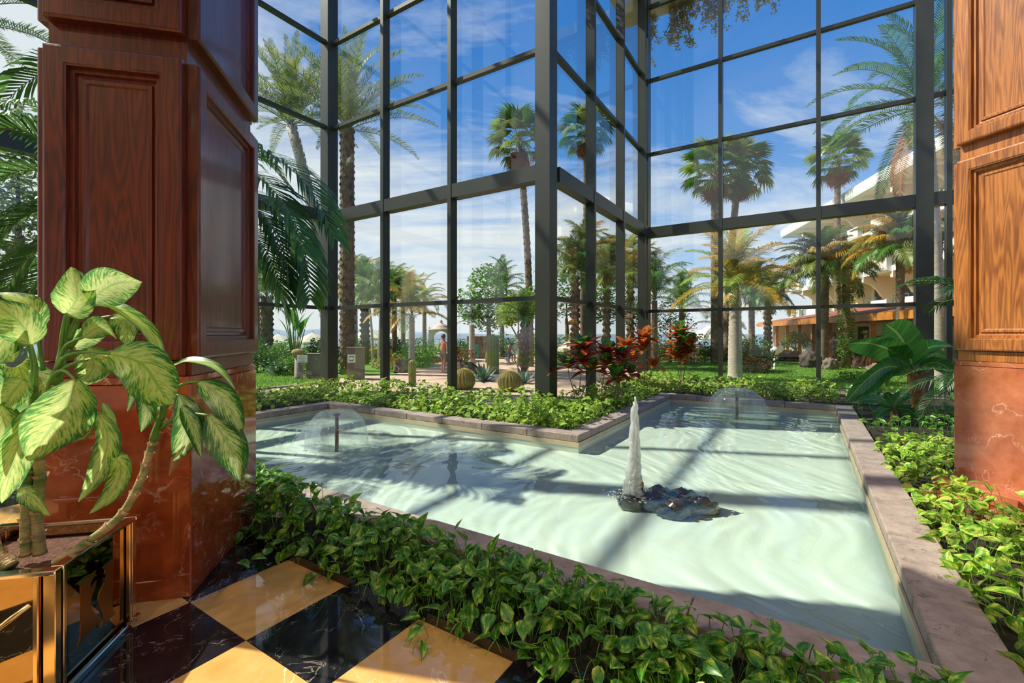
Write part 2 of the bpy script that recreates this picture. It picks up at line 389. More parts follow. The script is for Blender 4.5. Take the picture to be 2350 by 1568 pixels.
for b in [(-3.3, -3.3+e, -3.2, 5.61), (-3.3+e, 5.2, -3.2, -3.2+e), (5.2-e, 5.2, -3.2+e, 0), (0, 5.2, -e, 0), (-e, 0, -e, 5.61), (-3.3, -e, 5.61-e, 5.61)]:
    mb.boxuv(*b, -.045, .018)
child(mb, 'plaster_lip', M['plaster'], pool)
CW = .28
def curb_run(u0, v0, u1, v1, n, side):
    """a row of rim stones from (u0, v0) to (u1, v1), lying to the outer side of the pool's edge"""
    for k in range(n):
        a, b = k/n, (k+1)/n
        ua, ub = u0+(u1-u0)*a, u0+(u1-u0)*b; va, vb = v0+(v1-v0)*a, v0+(v1-v0)*b
        g = .003; dz = R.uniform(-.003, .003)
        m_ = MB()
        if abs(u1-u0) > abs(v1-v0):
            lo, hi = sorted((va, va+side*CW)); x0, x1 = sorted((ua, ub)); c = (x0+g, x1-g, lo, hi)
        else:
            lo, hi = sorted((ua, ua+side*CW)); x0, x1 = sorted((va, vb)); c = (lo, hi, x0+g, x1-g)
        m_.bbox(c[0], c[1], c[2], c[3], .019, ZC+dz, .007, fr=lambda q: W(q.x, q.y, q.z))
        child(m_, 'rim_stone', M['curb'], pool)
curb_run(-3.3-CW, -3.2, -3.3-CW, 5.61+CW, 9, 1)            # front edge
curb_run(-3.3-CW, -3.2-CW, 1.95, -3.2-CW, 6, 1)
curb_run(1.95, -3.2-CW, 5.2+CW, -3.2-CW, 4, 1)            # right edge
curb_run(5.2, -3.2, 5.2, 0+CW, 4, 1)                       # far edge of the arm
curb_run(CW, 0, 5.2, 0, 6, 1)                              # along the wall B bed
curb_run(0, 0, 0, 5.61+CW, 7, 1)                           # along the wall A bed
curb_run(-3.3, 5.61, 0, 5.61, 4, 1)                        # left edge

# ------------------------------------------------------------------ glass walls
TR = [2.26, 7.15, 9.45, 11.75, 14.05]; ZTOP = 16.5; BEAM = (4.55, 4.85); MH = .05
def wallbox(axis, plane, sgn, mb, s0, s1, d0, d1, z0, z1):
    """s runs along the wall; d is depth to the room side (negative = outside)"""
    a, b = sorted((plane - sgn*d0, plane - sgn*d1)); s0, s1 = sorted((s0, s1))
    if axis == 'u': mb.boxuv(a, b, s0, s1, z0, z1)      # plane of constant u, s is v
    else: mb.boxuv(s0, s1, a, b, z0, z1)
def glass_wall(n, axis, plane, sgn, ends, mull, posts=(), zt=ZTOP):
    root = empty('window_%d' % n, W(plane, ends[0]) if axis == 'u' else W(ends[0], plane), kind='structure')
    def part(nm, mat, *b):
        m_ = MB(); wallbox(axis, plane, sgn, m_, *b); return child(m_, nm, mat, root)
    for s, w in posts: part('post', M['frame'], s-.16, s+.16, -.10, .22, -.3, zt)
    for s in mull: part('mullion', M['frame'], s-MH, s+MH, -.02, .20, -.3, zt)
    cuts = sorted(set(list(ends)+list(mull)+[p for p, _ in posts]))
    for a, b in zip(cuts[:-1], cuts[1:]):
        ga = .16 if any(abs(a-p) < 1e-6 for p, _ in posts) or a in ends else MH
        gb = .16 if any(abs(b-p) < 1e-6 for p, _ in posts) or b in ends else MH
        part('beam', M['frame'], a+ga*.98, b-gb*.98, -.06, .19, *BEAM)
        zs = [-.3] + sorted(TR + [BEAM[0]]) ; edges = []
        lev = [(-.3, TR[0]), (TR[0], BEAM[0]), (BEAM[1], TR[1]), (TR[1], TR[2]), (TR[2], TR[3]), (TR[3], TR[4]), (TR[4], zt)]
        for z in TR:
            if z < zt: part('transom', M['frame'], a+ga, b-gb, -.02, .10, z-.045, z+.045)
        for z0, z1 in lev:
            if z1 <= zt: part('pane', M['glass'], a+ga, b-gb, 0, .01, z0, z1)
    return root
glass_wall(1, 'v', WD, 1, (-7.6, WA), [WA-2.37, WA-4.6, -6.8], [(-4.6, 0)])
glass_wall(2, 'u', WA, 1, (WB, WD), [WB+2.35, WB+4.50], [(WB, 0), (WD, 0)])
glass_wall(3, 'v', WB, 1, (WA, WC), [WA+1.95, WA+3.95, WA+5.9])
glass_wall(4, 'u', WC, 1, (WB-6.62, WB), [WB-2.21, WB-4.55], [(WB, 0), (WB-6.62, 0)])
glass_wall(5, 'u', WC, 1, (WB-13.2, WB-6.62), [WB-7.05, WB-9.2, WB-11.3])

# cream ledge added outside the glass, standing in for a reflected inner beam
ZLED = 12.0
struct_box('trim_2', [(WA+.3, WC+.9, WB+.15, WB+.9, ZLED, ZLED+.35), (WC+.15, WC+.9, WB-7, WB+.15, ZLED, ZLED+.35)], M['cream'])

# ------------------------------------------------------------------ columns
AX = ((VX-UX)*.70711, (UX+VX)*.70711)
def sweep_frame(mb, s0, s1, z0, z1, prof, fr, mat=0, cap=False):
    """mitred picture frame: prof is a list of (inset, height) from the outer edge inwards"""
    vs = []
    for d, h in prof:
        for s, z in ((s0+d, z0+d), (s1-d, z0+d), (s1-d, z1-d), (s0+d, z1-d)): vs.append(fr(s, h, z))
    fs = []
    for i in range(len(prof)-1):
        for j in range(4): fs.append((i*4+j, i*4+(j+1) % 4, (i+1)*4+(j+1) % 4, (i+1)*4+j))
    if cap: k = 4*(len(prof)-1); fs.append((k, k+1, k+2, k+3))
    return mb.add(vs, fs, mat)
def column(name, K, da, db, A, B, label, wood, zbase=0.0, stone=None):
    stone = stone or M['marble']
    """K = a corner on the ground, da, db = unit axes of the two sides, A, B = their lengths"""
    K = Vector(K); root = empty(name, K, label=label, cat='column')
    P = lambda a, b, z: K + da*a + db*b + Vector((0, 0, z))
    def bx(nm, mat, a0, a1, b0, b1, z0, z1):
        m_ = MB(); m_.box(a0, a1, b0, b1, z0, z1, 0, lambda q: P(q.x, q.y, q.z)); return child(m_, nm, mat, root)
    i = .03
    bx('core', wood, i, A-i, i, B-i, zbase, 5.6)
    faces = [(lambda s, h, z: P(s, -h+i, z), A), (lambda s, h, z: P(-h+i, s, z), B),
             (lambda s, h, z: P(s, B+h-i, z), A), (lambda s, h, z: P(A+h-i, s, z), B)]
    for fi, (fr, Ln) in enumerate(faces):
        m_ = MB()      # marble dado slab, its cap strip a piece of its own
        sweep_frame(m_, 0.0, Ln, zbase, 1.255, [(0, 0), (0, .03), (.004, .034)], fr, 0, True)
        child(m_, 'marble_slab', stone, root)
        m_ = MB(); sweep_frame(m_, .008, Ln-.008, 1.258, 1.30, [(0, 0), (0, .026), (.004, .03)], fr, 0, True)
        child(m_, 'marble_cap', stone, root)
        m_ = MB(); sweep_frame(m_, .03, Ln-.03, 1.303, 1.395, [(0, 0), (0, .022), (.004, .024)], fr, 0, True)
        child(m_, 'skirting', wood, root)
        for z0, z1 in ((1.40, 3.16), (3.31, 5.15)):
            m_ = MB(); sweep_frame(m_, .035, Ln-.035, z0, z1, [(0, 0), (0, .052), (.006, .060), (.016, .064), (.10, .064), (.106, .058), (.112, .058)], fr)
            pf = child(m_, 'panel_frame', wood, root)
            m_ = MB(); sweep_frame(m_, .035+.112, Ln-.035-.112, z0+.112, z1-.112, [(0, .058), (.004, .034), (.026, .034), (.034, .014), (.05, .010), (.055, .022), (.075, .022), (.085, .014)], fr)
            child(m_, 'moulding', wood, root)
            m_ = MB(); q = .035+.112+.085
            m_.add([fr(q, .014, z0+q-.035), fr(Ln-q, .014, z0+q-.035), fr(Ln-q, .014, z1-q+.035), fr(q, .014, z1-q+.035)], [(0, 1, 2, 3)])
            child(m_, 'field_panel', wood, root)
    return root
column('column', (-1.897, 2.717, 0), AX[0], AX[1], .75, 1.17, 'red brown panelled column with red marble base behind the spotted plants', M['wood'])
col_right = column('column', (4.18, 4.353, .0), -AX[0], -AX[1], .9, 1.25, 'orange brown panelled column with red marble base and steps beside the banana plant', M['wood2'], 0.0, M['marble2'])
# stepped marble plinth at the foot of the right column
kp = Vector((4.18, 4.353, 0))
for nm, o_, z0, z1 in (('lower_step', .42, .0, .10), ('upper_step', .22, .10, .21)):
    m_ = MB(); m_.bbox(-o_, .9+o_, -.02, 1.25+o_, z0, z1, .006, fr=lambda q: kp - AX[0]*q.x - AX[1]*q.y + Vector((0, 0, q.z)))
    child(m_, nm, M['marble2'], col_right)

# lobby behind the camera: ceiling and walls, with added warm fill spots
lob = MB(); lob.box(-9, 9, -9, 1.2, 5.3, 5.6); lob.build('ceiling', M['cream'], None, kind='structure')
lob = MB(); lob.box(-9, 9, -9.3, -9, -.5, 5.3); lob.build('wall_back', M['cream'], None, kind='structure')
for x, y in ((-4.2, -.2), (-1.6, -.9), (1.2, -1.2), (3.6, -.4), (-3.0, -3.5), (2.0, -3.5)):     # warm fill spots added under the ceiling, in place of chandeliers
    ld = bpy.data.lights.new('downlight', 'SPOT'); ld.energy = 130; ld.color = (1, .80, .55); ld.shadow_soft_size = .08; ld.spot_size = math.radians(140); ld.spot_blend = .6
    lo = bpy.data.objects.new('downlight', ld); COL.objects.link(lo); lo.location = (x, y, 5.24)

# ------------------------------------------------------------------ water
def watermat():
    m, nt, out = newmat('pool water'); L = nt.links.new
    gl = nd(nt, 'ShaderNodeBsdfGlass'); gl.inputs['IOR'].default_value = 1.33; gl.inputs['Roughness'].default_value = 0.0
    gl.inputs[0].default_value = (.885, .965, .92, 1); L(gl.outputs[0], out.inputs[0]); return m
M['water'] = watermat()
def wave(u, v):
    # broad swell, then finer ripples drawn out along the drift of the fountains
    d1 = noise.noise(Vector((u*.55, v*.55, 2.0))); d2 = noise.noise(Vector((u*.55, v*.55, 8.0)))
    a = u*.80+v*.60+d1*1.1; b = -u*.60+v*.80+d2*1.1
    return (.007*noise.noise(Vector((a*1.1, b*2.2, .3))) + .0060*noise.noise(Vector((a*1.7, b*4.6, 1.7))) + .0030*noise.noise(Vector((a*4.0, b*9.0, 3.7))))
mb = MB()
def wgrid(u0, u1, v0, v1, nu, nv):
    vs = [W(u0+(u1-u0)*i/nu, v0+(v1-v0)*j/nv, ZW+wave(u0+(u1-u0)*i/nu, v0+(v1-v0)*j/nv)) for i in range(nu+1) for j in range(nv+1)]
    fs = [(i*(nv+1)+j, (i+1)*(nv+1)+j, (i+1)*(nv+1)+j+1, i*(nv+1)+j+1) for i in range(nu) for j in range(nv)]
    mb.add(vs, fs, 0, True)
wgrid(-3.3, 0, -3.2, 5.61, 130, 340); wgrid(0, 5.2, -3.2, 0, 190, 120)
water = mb.build('pool_water', M['water'], None, fix=False, label='pale green rippled water filling the angular indoor pool', cat='water')
water.cycles.is_caustics_caster = True          # sunlight is focused on the pool floor by the ripples
for o in pool.children: 
    if o.name.startswith('basin'): o.cycles.is_caustics_receiver = True

# ------------------------------------------------------------------ plant builders
def blade(mb, pts, width, prof, nrm=None, fold=.25, wav=0.0, mat=0, side=None, tint=None, cols=1):
    """a leaf blade along pts; prof(t) = half-width share; side = vector across the blade (else from nrm); cols = strips on each side"""
    pts = [Vector(p) for p in pts]; k = len(pts); vs = []; uv = []; off = R.randrange(0, 60) if tint is None else tint
    ph = R.random()*6
    for i, p in enumerate(pts):
        t = i/(k-1); tg = (pts[min(i+1, k-1)]-pts[max(i-1, 0)]).normalized()
        if side is not None: s = side - tg*side.dot(tg)
        else:
            nn = nrm if nrm is not None else Vector((0, 0, 1)); s = tg.cross(nn)
        if s.length < 1e-4: s = tg.orthogonal()
        s.normalize(); n_ = s.cross(tg).normalized(); hw = width*.5*prof(t)
        for c in range(-cols, cols+1):
            q = c/cols
            w_ = wav*width*math.sin(9*t+ph+q*2)*abs(q)
            vs.append(p + s*hw*q + n_*(abs(q)*hw*fold + w_)); uv.append((off + .5+.49*q, t))
    n = 2*cols+1; fs = []
    for i in range(k-1):
        for c in range(2*cols):
            fs.append((i*n+c, i*n+c+1, (i+1)*n+c+1, (i+1)*n+c))
    mb.add(vs, fs, mat, True, uv); return mb
def table(vals):
    def f(t):
        x = t*(len(vals)-1); i = min(int(x), len(vals)-2); return vals[i]+(vals[i+1]-vals[i])*(x-i)
    return f
HEART = table([.30, .92, 1.0, .88, .62, .32, .02])
ELLIP = table([.10, .52, .82, .96, 1.0, .95, .80, .56, .27, .02])
LANCE = table([.25, .75, 1.0, .95, .8, .5, .02])
BANANA = table([.35, .8, .97, 1.0, 1.0, .98, .92, .75, .06])
def bez(p0, p1, p2, n):
    p0, p1, p2 = Vector(p0), Vector(p1), Vector(p2)
    return [p0*(1-t)**2 + p1*2*t*(1-t) + p2*t*t for t in [i/(n-1) for i in range(n)]]
def crv(pts, n):
    """smooth path through points"""
    pts = [Vector(p) for p in pts]; out = []; k = len(pts)-1
    for i in range(n):
        x = i/(n-1)*k; j = min(int(x), k-1); t = x-j
        a, b, c, d = pts[max(j-1, 0)], pts[j], pts[j+1], pts[min(j+2, k)]
        out.append(.5*((2*b)+(c-a)*t+(2*a-5*b+4*c-d)*t*t+(3*b-a-3*c+d)*t**3))
    return out

M['pothos'] = leafmat('variegated pothos leaf', [(.36, (.020, .10, .010)), (.47, (.06, .23, .016)), (.56, (.18, .40, .03)), (.64, (.62, .66, .13))],
                      .34, .36, 6.0, True, None, (.12, .36, .04), (1.6, 1.0))
M['dief'] = leafmat('spotted dieffenbachia leaf', [(.33, (.012, .10, .008)), (.44, (.06, .28, .02)), (.50, (.30, .56, .05)), (.70, (.66, .80, .17))],
                    .30, .55, 3.0, True, .11, (.26, .52, .06), (7, 30), .5, .6, .5)
M['diefd'] = leafmat('dark spotted dieffenbachia leaf', [(.36, (.008, .075, .008)), (.48, (.03, .17, .016)), (.54, (.22, .42, .06)), (.72, (.60, .74, .28))],
                     .28, .42, 3.0, True, .15, (.30, .50, .14), (7, 26), .5, .8, .6)
M['palmk'] = simple('dark palm leaflet', (.025, .085, .016), .4, 0, .5, 1.2, trans=.2)
M['pothosy'] = leafmat('yellow variegated pothos leaf', [(.32, (.035, .14, .012)), (.42, (.10, .32, .02)), (.50, (.32, .52, .04)), (.60, (.72, .72, .14))],
                       .42, .40, 6.0, True, None, (.3, .5, .06), (1.6, 1.0), .3)  # yellower leaf, brightened further to carry the sun on these beds
M['stalk'] = simple('green stalk', (.16, .36, .06), .35, 0, .35, 12, trans=.15)
M['stalkd'] = simple('dark vine stem', (.22, .26, .06), .5, 0, .4, 12)
M['cane'] = simple('ringed tan and green cane', (.50, .34, .16), .7, 0, 0, 7, col2=(.05, .15, .02), stretch=(1, 1, 3), bump=.3)
M['husk'] = simple('dry papery husk', (.62, .42, .24), .8, 0, .4, 14, trans=.2)
M['dead'] = simple('dry brown leaf', (.36, .17, .06), .8, 0, .5, 10, trans=.2)
M['croton'] = leafmat('croton leaf maroon with red veins', [(.30, (.08, .020, .012)), (.44, (.24, .018, .014)), (.58, (.52, .045, .020)), (.74, (.74, .20, .04))], .3, .28, 14, True, None, (.75, .16, .06), (.7, 2.2))
M['crotong'] = leafmat('croton leaf young green', [(.36, (.02, .11, .015)), (.56, (.07, .25, .02)), (.7, (.30, .36, .03))], .3, .3, 12, True, None, (.35, .4, .05), (.7, 2))
M['crotono'] = leafmat('croton leaf orange', [(.34, (.20, .025, .01)), (.5, (.55, .09, .012)), (.66, (.75, .26, .02)), (.78, (.62, .50, .04))], .3, .35, 12, True, None, (.85, .4, .05), (.7, 2))
M['twig'] = simple('pale brown twig', (.42, .26, .15), .8, 0, .4, 14)
M['banana'] = leafmat('banana leaf', [(.36, (.02, .12, .012)), (.62, (.075, .28, .026))], .32, .40, 3, True, None, (.34, .48, .10), (.7, 34), .5, .25)
M['bananay'] = leafmat('young banana leaf', [(.3, (.10, .28, .02)), (.7, (.26, .44, .05))], .35, .4, 5, True, None, (.4, .5, .12), (.5, 5))
M['btrunk'] = simple('banana trunk fibre', (.42, .20, .06), .8, 0, .7, 9, stretch=(3, 3, .6), bump=.4)
M['palm'] = simple('palm leaflet green', (.08, .24, .028), .35, 0, .5, 1.2, trans=.3)
M['palml'] = simple('palm leaflet sunny yellow green', (.34, .46, .06), .4, 0, .5, .9, trans=.35)
M['palmo'] = simple('palm leaflet olive', (.20, .26, .05), .45, 0, .5, .8, trans=.3)
M['palmg'] = simple('palm leaflet golden', (.66, .36, .04), .45, 0, .6, .9, trans=.35, col2=(.24, .28, .04))
M['palmd'] = simple('palm leaflet dry orange', (.45, .17, .05), .6, 0, .5, .8, trans=.3)
M['rach'] = simple('frond stalk', (.26, .27, .07), .5, 0, .3, 3)
M['bark'] = simple('rough palm bark', (.26, .18, .12), .9, 0, .6, 4, bump=.8, bscale=9)
M['barkg'] = simple('pale grey ringed bark', (.55, .47, .40), .85, 0, .3, 5, bump=.3, bscale=14, stretch=(1, 1, 4))

# a dozen pothos leaf shapes, shared by all copies
def pothos_shape(i):
    rr = random.Random(i+40); l = rr.uniform(.075, .115); w = l*rr.uniform(.62, .8); c = rr.uniform(.1, .45); mb = MB()
    st = bez((0, -.035*rr.uniform(.6, 1.6), -.045), (0, -.01, .0), (0, 0, 0), 3)
    pts = [(0, l*t, -c*l*t*t) for t in [i_/6 for i_ in range(7)]]
    blade(mb, pts, w, HEART, fold=rr.uniform(.1, .45), tint=i*3)
    return mb, st
PSH = [pothos_shape(i) for i in range(12)]
PMES = {k: [mb.mesh('leaf', M[k]) for mb, _ in PSH] for k in ('pothos', 'pothosy')}
def leaf_matrix(p, az, pitch, roll, s):
    return Matrix.Translation(p) @ Matrix.Rotation(az, 4, 'Z') @ Matrix.Rotation(pitch, 4, 'X') @ Matrix.Rotation(roll, 4, 'Y') @ Matrix.Scale(s, 4)
def pothos(name, label, spots, mat='pothos', part_max=290):
    """spots: list of (point, ground_z, scale). The leaves nearest the camera are parts, the rest one mesh"""
    ctr = sum((s[0] for s in spots), Vector())/len(spots); ctr.z = 0.03
    root = empty(name, ctr, 0, label, 'plant')
    spots = sorted(spots, key=lambda s: -(s[2]/max(.5, (s[0]-Vector((0, 0, EYE))).length)))
    fol = MB(); stm = MB(); n = 0
    for i, (p, gz, s) in enumerate(spots):
        az = R.uniform(0, 2*PI); pitch = R.gauss(-.12, .5); roll = R.gauss(0, .5); k = R.randrange(12)
        m = leaf_matrix(p, az, pitch, roll, s)
        if i < part_max:
            mm = Matrix.Translation(-ctr) @ m
            o = obj('leaf', PMES[mat][k], root); o.matrix_local = mm
        else:
            src = PSH[k][0]; fol.add([(m @ Vector(v)) - ctr for v in src.v], src.f, 0, True)
            b = len(fol.f)-len(src.f)
            off = R.randrange(0, 50)
            for fi in range(len(src.f)): fol.uv[b+fi] = [(x+off, y) for x, y in src.uv[fi]]
        if i < 1100 or i % 3 == 0:
            base = Vector((p.x+R.uniform(-.06, .06), p.y+R.uniform(-.06, .06), max(gz, p.z-.16)))
            stm.tube([q-ctr for q in bez(base, (base+p)/2+Vector((R.uniform(-.02, .02), R.uniform(-.02, .02), .03)), m @ Vector((0, 0, 0)), 4)], .0022*s if s > .9 else .002, 3, cap=False)
    if fol.f: fol.build('foliage', M[mat], root, fix=False, kind='stuff')
    stm.build('stems', M['stalk'], root, fix=False, kind='stuff')
    return root
def in_column(x, y, m=.06):
    for K, da, db, A, B, e in ((Vector((-1.897, 2.717, 0)), AX[0], AX[1], .75, 1.17, 0), (Vector((4.18, 4.353, 0)), -AX[0], -AX[1], .9, 1.25, .34)):
        d = Vector((x, y, 0))-K; a, b = d.dot(da), d.dot(db)
        if -m-e < a < A+m+e and -m < b < B+m+e: return True
    return False
def scatter(regs, n, hfun, soil=.03, s=(.85, 1.25), rnd=R):
    out = []; areas = [(b-a)*(d-c) for a, b, c, d in regs]; tot = sum(areas)
    for (a, b, c, d), ar in zip(regs, areas):
        for _ in range(int(n*ar/tot)):
            u = rnd.uniform(a, b); v = rnd.uniform(c, d); h = hfun(u, v)
            q = W(u, v)
            if h <= 0 or in_column(q.x, q.y): continue
            z = soil + h*(1-rnd.random()**1.7*.75)
            out.append((W(u, v, z), soil, rnd.uniform(*s)))
    return out

# ---- palms
def frond_path(pts, n, ll, width=.034, droop=.35, r=.014, start=.12, fwd=(.45, .5), upb=.25):
    """feather frond whose stalk follows world points"""
    path = crv(pts, 50); mb = MB(); mb.tube(path[::4]+[path[-1]], [max(.003, r*(1-.85*i/13)) for i in range(len(path[::4])+1)], 5, 0, cap=False)
    for side in (-1, 1):
        for k in range(n):
            t = start+(1-start)*(k+.4*R.random())/n; i = min(48, int(t*49)); q = path[i]; tg = (path[i+1]-path[max(0, i-1)]).normalized()
            s = tg.cross(Vector((0, 0, 1))).normalized()*side; nm = s.cross(tg)*side
            if nm.z < 0: nm = -nm
            l = ll*(math.sin(PI*min(1, .16+t*.80))**.6)*R.uniform(.9, 1.08)
            d = (tg*(fwd[0]+fwd[1]*t)+s*(1-.3*t)+nm*upb*R.uniform(.5, 1.3)).normalized()
            m1 = q+d*l*.45; m2 = q+d*l*.75-Vector((0, 0, 1))*l*droop*.35; tip = q+d*l*.93-Vector((0, 0, 1))*l*droop
            sw = (tg-d*tg.dot(d)).normalized()*width*.5
            mb.add([q-sw*.5, q+sw*.5, m1+sw, m1-sw, m2+sw*.8, m2-sw*.8, tip], [(0, 1, 2, 3), (3, 2, 4, 5), (5, 4, 6)], 1, False)
    return mb
def frond_mb(L, n, ll, e0, e1, mats=(0, 1), droop=.5, width=.03, vee=.35, start=.16, jit=.12, seg=12, twist=0.0, taper=True):
    """feather frond along +X: elevation runs from e0 to e1; n leaflets a side, ll long"""
    mb = MB(); pts = []; p = Vector((0, 0, 0)); step = L/seg
    for i in range(seg+1):
        t = i/seg; pts.append(p.copy()); e = e0+(e1-e0)*t**1.25
        p = p + Vector((math.cos(e), math.sin(twist)*t*.3, math.sin(e)))*step
    mb.tube(pts, [max(.004, .016*L/2.5*(1-.85*i/seg)) for i in range(seg+1)], 4, mats[0], cap=False)
    path = crv(pts, 60)
    for side in (-1, 1):
        for k in range(n):
            t = start+(1-start)*(k+.5*R.random())/n; q = path[min(59, int(t*59))]; tg = (path[min(59, int(t*59)+1)]-path[max(0, int(t*59)-1)]).normalized()
            s = Vector((0, side, 0)); nm = s.cross(tg)*side
            if nm.z < 0: nm = -nm
            env = (math.sin(PI*min(1, .12+t*.86))**.55) if taper else 1
            l = ll*env*R.uniform(1-jit, 1+jit)
            d = (tg*(.35+.55*t) + s*(1.0-.35*t) + nm*vee*R.uniform(.6, 1.3)).normalized()
            m1 = q + d*l*.5; tip = q + d*l*.92 - Vector((0, 0, 1))*l*droop*R.uniform(.6, 1.2)
            sw = (tg - d*tg.dot(d)).normalized()*width*.5
            mb.add([q-sw*.6, q+sw*.6, m1+sw, m1-sw, tip], [(0, 1, 2, 3), (3, 2, 4)], mats[1], False)
    return mb
def fan_mb(rad, n, pet, droop=.35, mats=(0, 1), arc=2.6):
    """fan palm leaf: stalk along +X, then folded blades spread over an arc"""
    mb = MB(); mb.tube([(0, 0, 0), (pet*.5, 0, .03), (pet, 0, 0)], [.02, .016, .012], 4, mats[0], cap=False)
    c = Vector((pet, 0, 0))
    for k in range(n):
        a = -arc/2+arc*k/(n-1); da = arc/(n-1)*.55
        r = rad*R.uniform(.88, 1.05)*(1-.12*abs(a)); z0 = .10*math.cos(a)*rad
        d = Vector((math.cos(a), math.sin(a), 0)); dl = Vector((math.cos(a-da), math.sin(a-da), 0)); dr = Vector((math.cos(a+da), math.sin(a+da), 0))
        tip = c+d*r+Vector((0, 0, -droop*rad*R.uniform(.5, 1.4)))
        mb.add([c, c+dl*r*.6+Vector((0, 0, z0)), tip, c+dr*r*.6+Vector((0, 0, z0)), c+d*r*.55+Vector((0, 0, z0-.05*rad))], [(0, 1, 4), (0, 4, 3), (1, 2, 4), (4, 2, 3)], mats[1], False)
    return mb
FROND = {}
def fronds_of(key, fn, mats, n=4):
    if key not in FROND:
        FROND[key] = [fn().mesh('frond', mats) for _ in range(n)]
    return FROND[key]
def ring_trunk(h, r0, r1, bulge=0.0, rings=26, lean=(0, 0), n=12, rough=.05, base=1.25):
    mb = MB(); pts = []; rad = []; k = rings*2
    for i in range(k+1):
        t = i/k; pts.append((lean[0]*t*t, lean[1]*t*t, h*t))
        r = r0+(r1-r0)*t; r *= 1+(base-1)*max(0, 1-t*8)**2 + (rough if i % 2 else -rough*.6)
        rad.append(r)
    mb.tube(pts, rad, n, 0); return mb
def stub_trunk(h, r0, r1, lean=(0, 0), rows=22, per=9, stub=.16):
    """trunk covered with cut leaf bases"""
    mb = MB(); mb.tube([(lean[0]*t*t, lean[1]*t*t, h*t) for t in [i/10 for i in range(11)]], [r0+(r1-r0)*i/10 for i in range(11)], 10, 0)
    for i in range(rows):
        t = (i+.5)/rows; r = r0+(r1-r0)*t; c = Vector((lean[0]*t*t, lean[1]*t*t, h*t))
        for j in range(per):
            a = 2*PI*(j+.5*(i % 2))/per; d = Vector((math.cos(a), math.sin(a), 0)); sd = Vector((-d.y, d.x, 0))
            w = r*2.2/per; o_ = c+d*r*.85
            s_ = stub*R.uniform(.7, 1.2); tip = o_+d*s_*.75+Vector((0, 0, s_*1.0))
            mb.add([o_-sd*w, o_+sd*w, o_+Vector((0, 0, h/rows*1.1)), tip+sd*w*.5, tip-sd*w*.5], [(0, 1, 3, 4), (1, 2, 3), (2, 0, 4), (2, 4, 3)], 0)
    return mb
def palm(name, base, h, trunk, tmat, fr, label, n=22, group=None, e=(1.25, -.75), scale=1.0, lean=(0, 0), dead=0, deadfr=None, shaft=None, cat='palm', seed=1):
    rr = random.Random(seed)
    root = empty(name, base, 0, label, cat, group)
    trunk.build('trunk', tmat, root)
    top = Vector((lean[0], lean[1], h))
    if shaft:
        mb = MB(); mb.lathe([(shaft[0], h-shaft[2]), (shaft[0]*1.15, h-shaft[2]*.8), (shaft[1], h+.1)], 10, c=(lean[0], lean[1], 0)); mb.build('crown_shaft', M['shaft'], root)
    ga = 2.39996
    for i in range(n+dead):
        isd = i >= n
        t = (i+.5)/n if not isd else 1.0
        el = e[0]+(e[1]-e[0])*t + rr.uniform(-.12, .12) if not isd else -1.15+rr.uniform(-.25, .2)
        me = rr.choice(deadfr if isd else fr)
        o = obj('dry_frond' if isd else 'frond', me, root, top+Vector((0, 0, .12*(1-t) - (.25*rr.random() if isd else 0))), (rr.uniform(-.2, .2), -el, i*ga+rr.uniform(-.2, .2)), scale*rr.uniform(.88, 1.1))
    return root

# ------------------------------------------------------------------ pothos beds
def ridge(x, a, b, h, e=.3):
    t = (x-a)/(b-a); return h*min(1, t/e+.25, (1-t)/e+.25)
rr = random.Random(5)
def h_front(u, v):
    h = ridge(u, -4.16, -3.42, .30 if v > .6 else .22)*(1+.35*noise.noise(Vector((u*3, v*2.2, 0))))
    if u > -3.62 and v < 1.4 and noise.noise(Vector((u*4, v*3, 7))) < .16: return 0
    return h
sp = scatter([(-4.15, -3.40, -3.7, 2.2)], 2100, h_front, .03) + scatter([(-4.10, -3.42, 2.2, 5.5)], 420, h_front, .03)
# runners that creep over the tiles and over the rim
for (u0, v0, du, dv, n) in ((-4.15, .25, -.34, .14, 5), (-4.15, -.1, -.16, -.1, 3), (-4.15, .78, -.10, .2, 4), (-4.15, -.95, -.2, -.22, 5), (-4.15, -1.6, -.12, -.3, 5)):
    for k in range(n): sp.append((W(u0+du*k/n, v0+dv*k/n, .05+.05*rr.random()), .005, 1.0))
pothos('pothos_bed', 'dense variegated pothos bed between the checkered tiles and the pool', sp)
def h_right(u, v):
    a = -3.42 - .10*max(0, -u-2)*.5; b = -4.75 if u < .5 else -4.4
    return ridge(v, b, a, .27)*(1+.4*noise.noise(Vector((u*2.4, v*3, 3))))
sp = scatter([(-4.1, 1.9, -4.7, -3.44)], 2100, h_right, .03)
pothos('pothos_bed', 'sunlit variegated pothos bed along the right pool rim by the marble plinth', sp, 'pothosy')
def h_a(u, v):
    return (.16+.24*min(1, max(0, (u-.3)/1.3)))*(1+.45*noise.noise(Vector((u*1.6, v*1.3, 9))))
sp = scatter([(.24, 1.80, .26, 8.2)], 2500, h_a, .03, (.9, 1.45))
pothos('pothos_bed', 'yellow green pothos bed behind the pool, under the left glass wall', sp, 'pothosy', part_max=280)
sp = scatter([(-3.8, .24, 5.87, 8.1)], 1000, lambda u, v: .3*(1+.4*noise.noise(Vector((u*2, v*2, 4)))), .03, (.9, 1.4))
pothos('pothos_bed', 'pothos bed left of the mushroom fountain, beside the left column', sp, 'pothosy', part_max=120)
def h_b(u, v):
    return (.20+.20*min(1, max(0, (v-.2)/1.0)))*(1+.45*noise.noise(Vector((u*1.6, v*1.6, 19))))
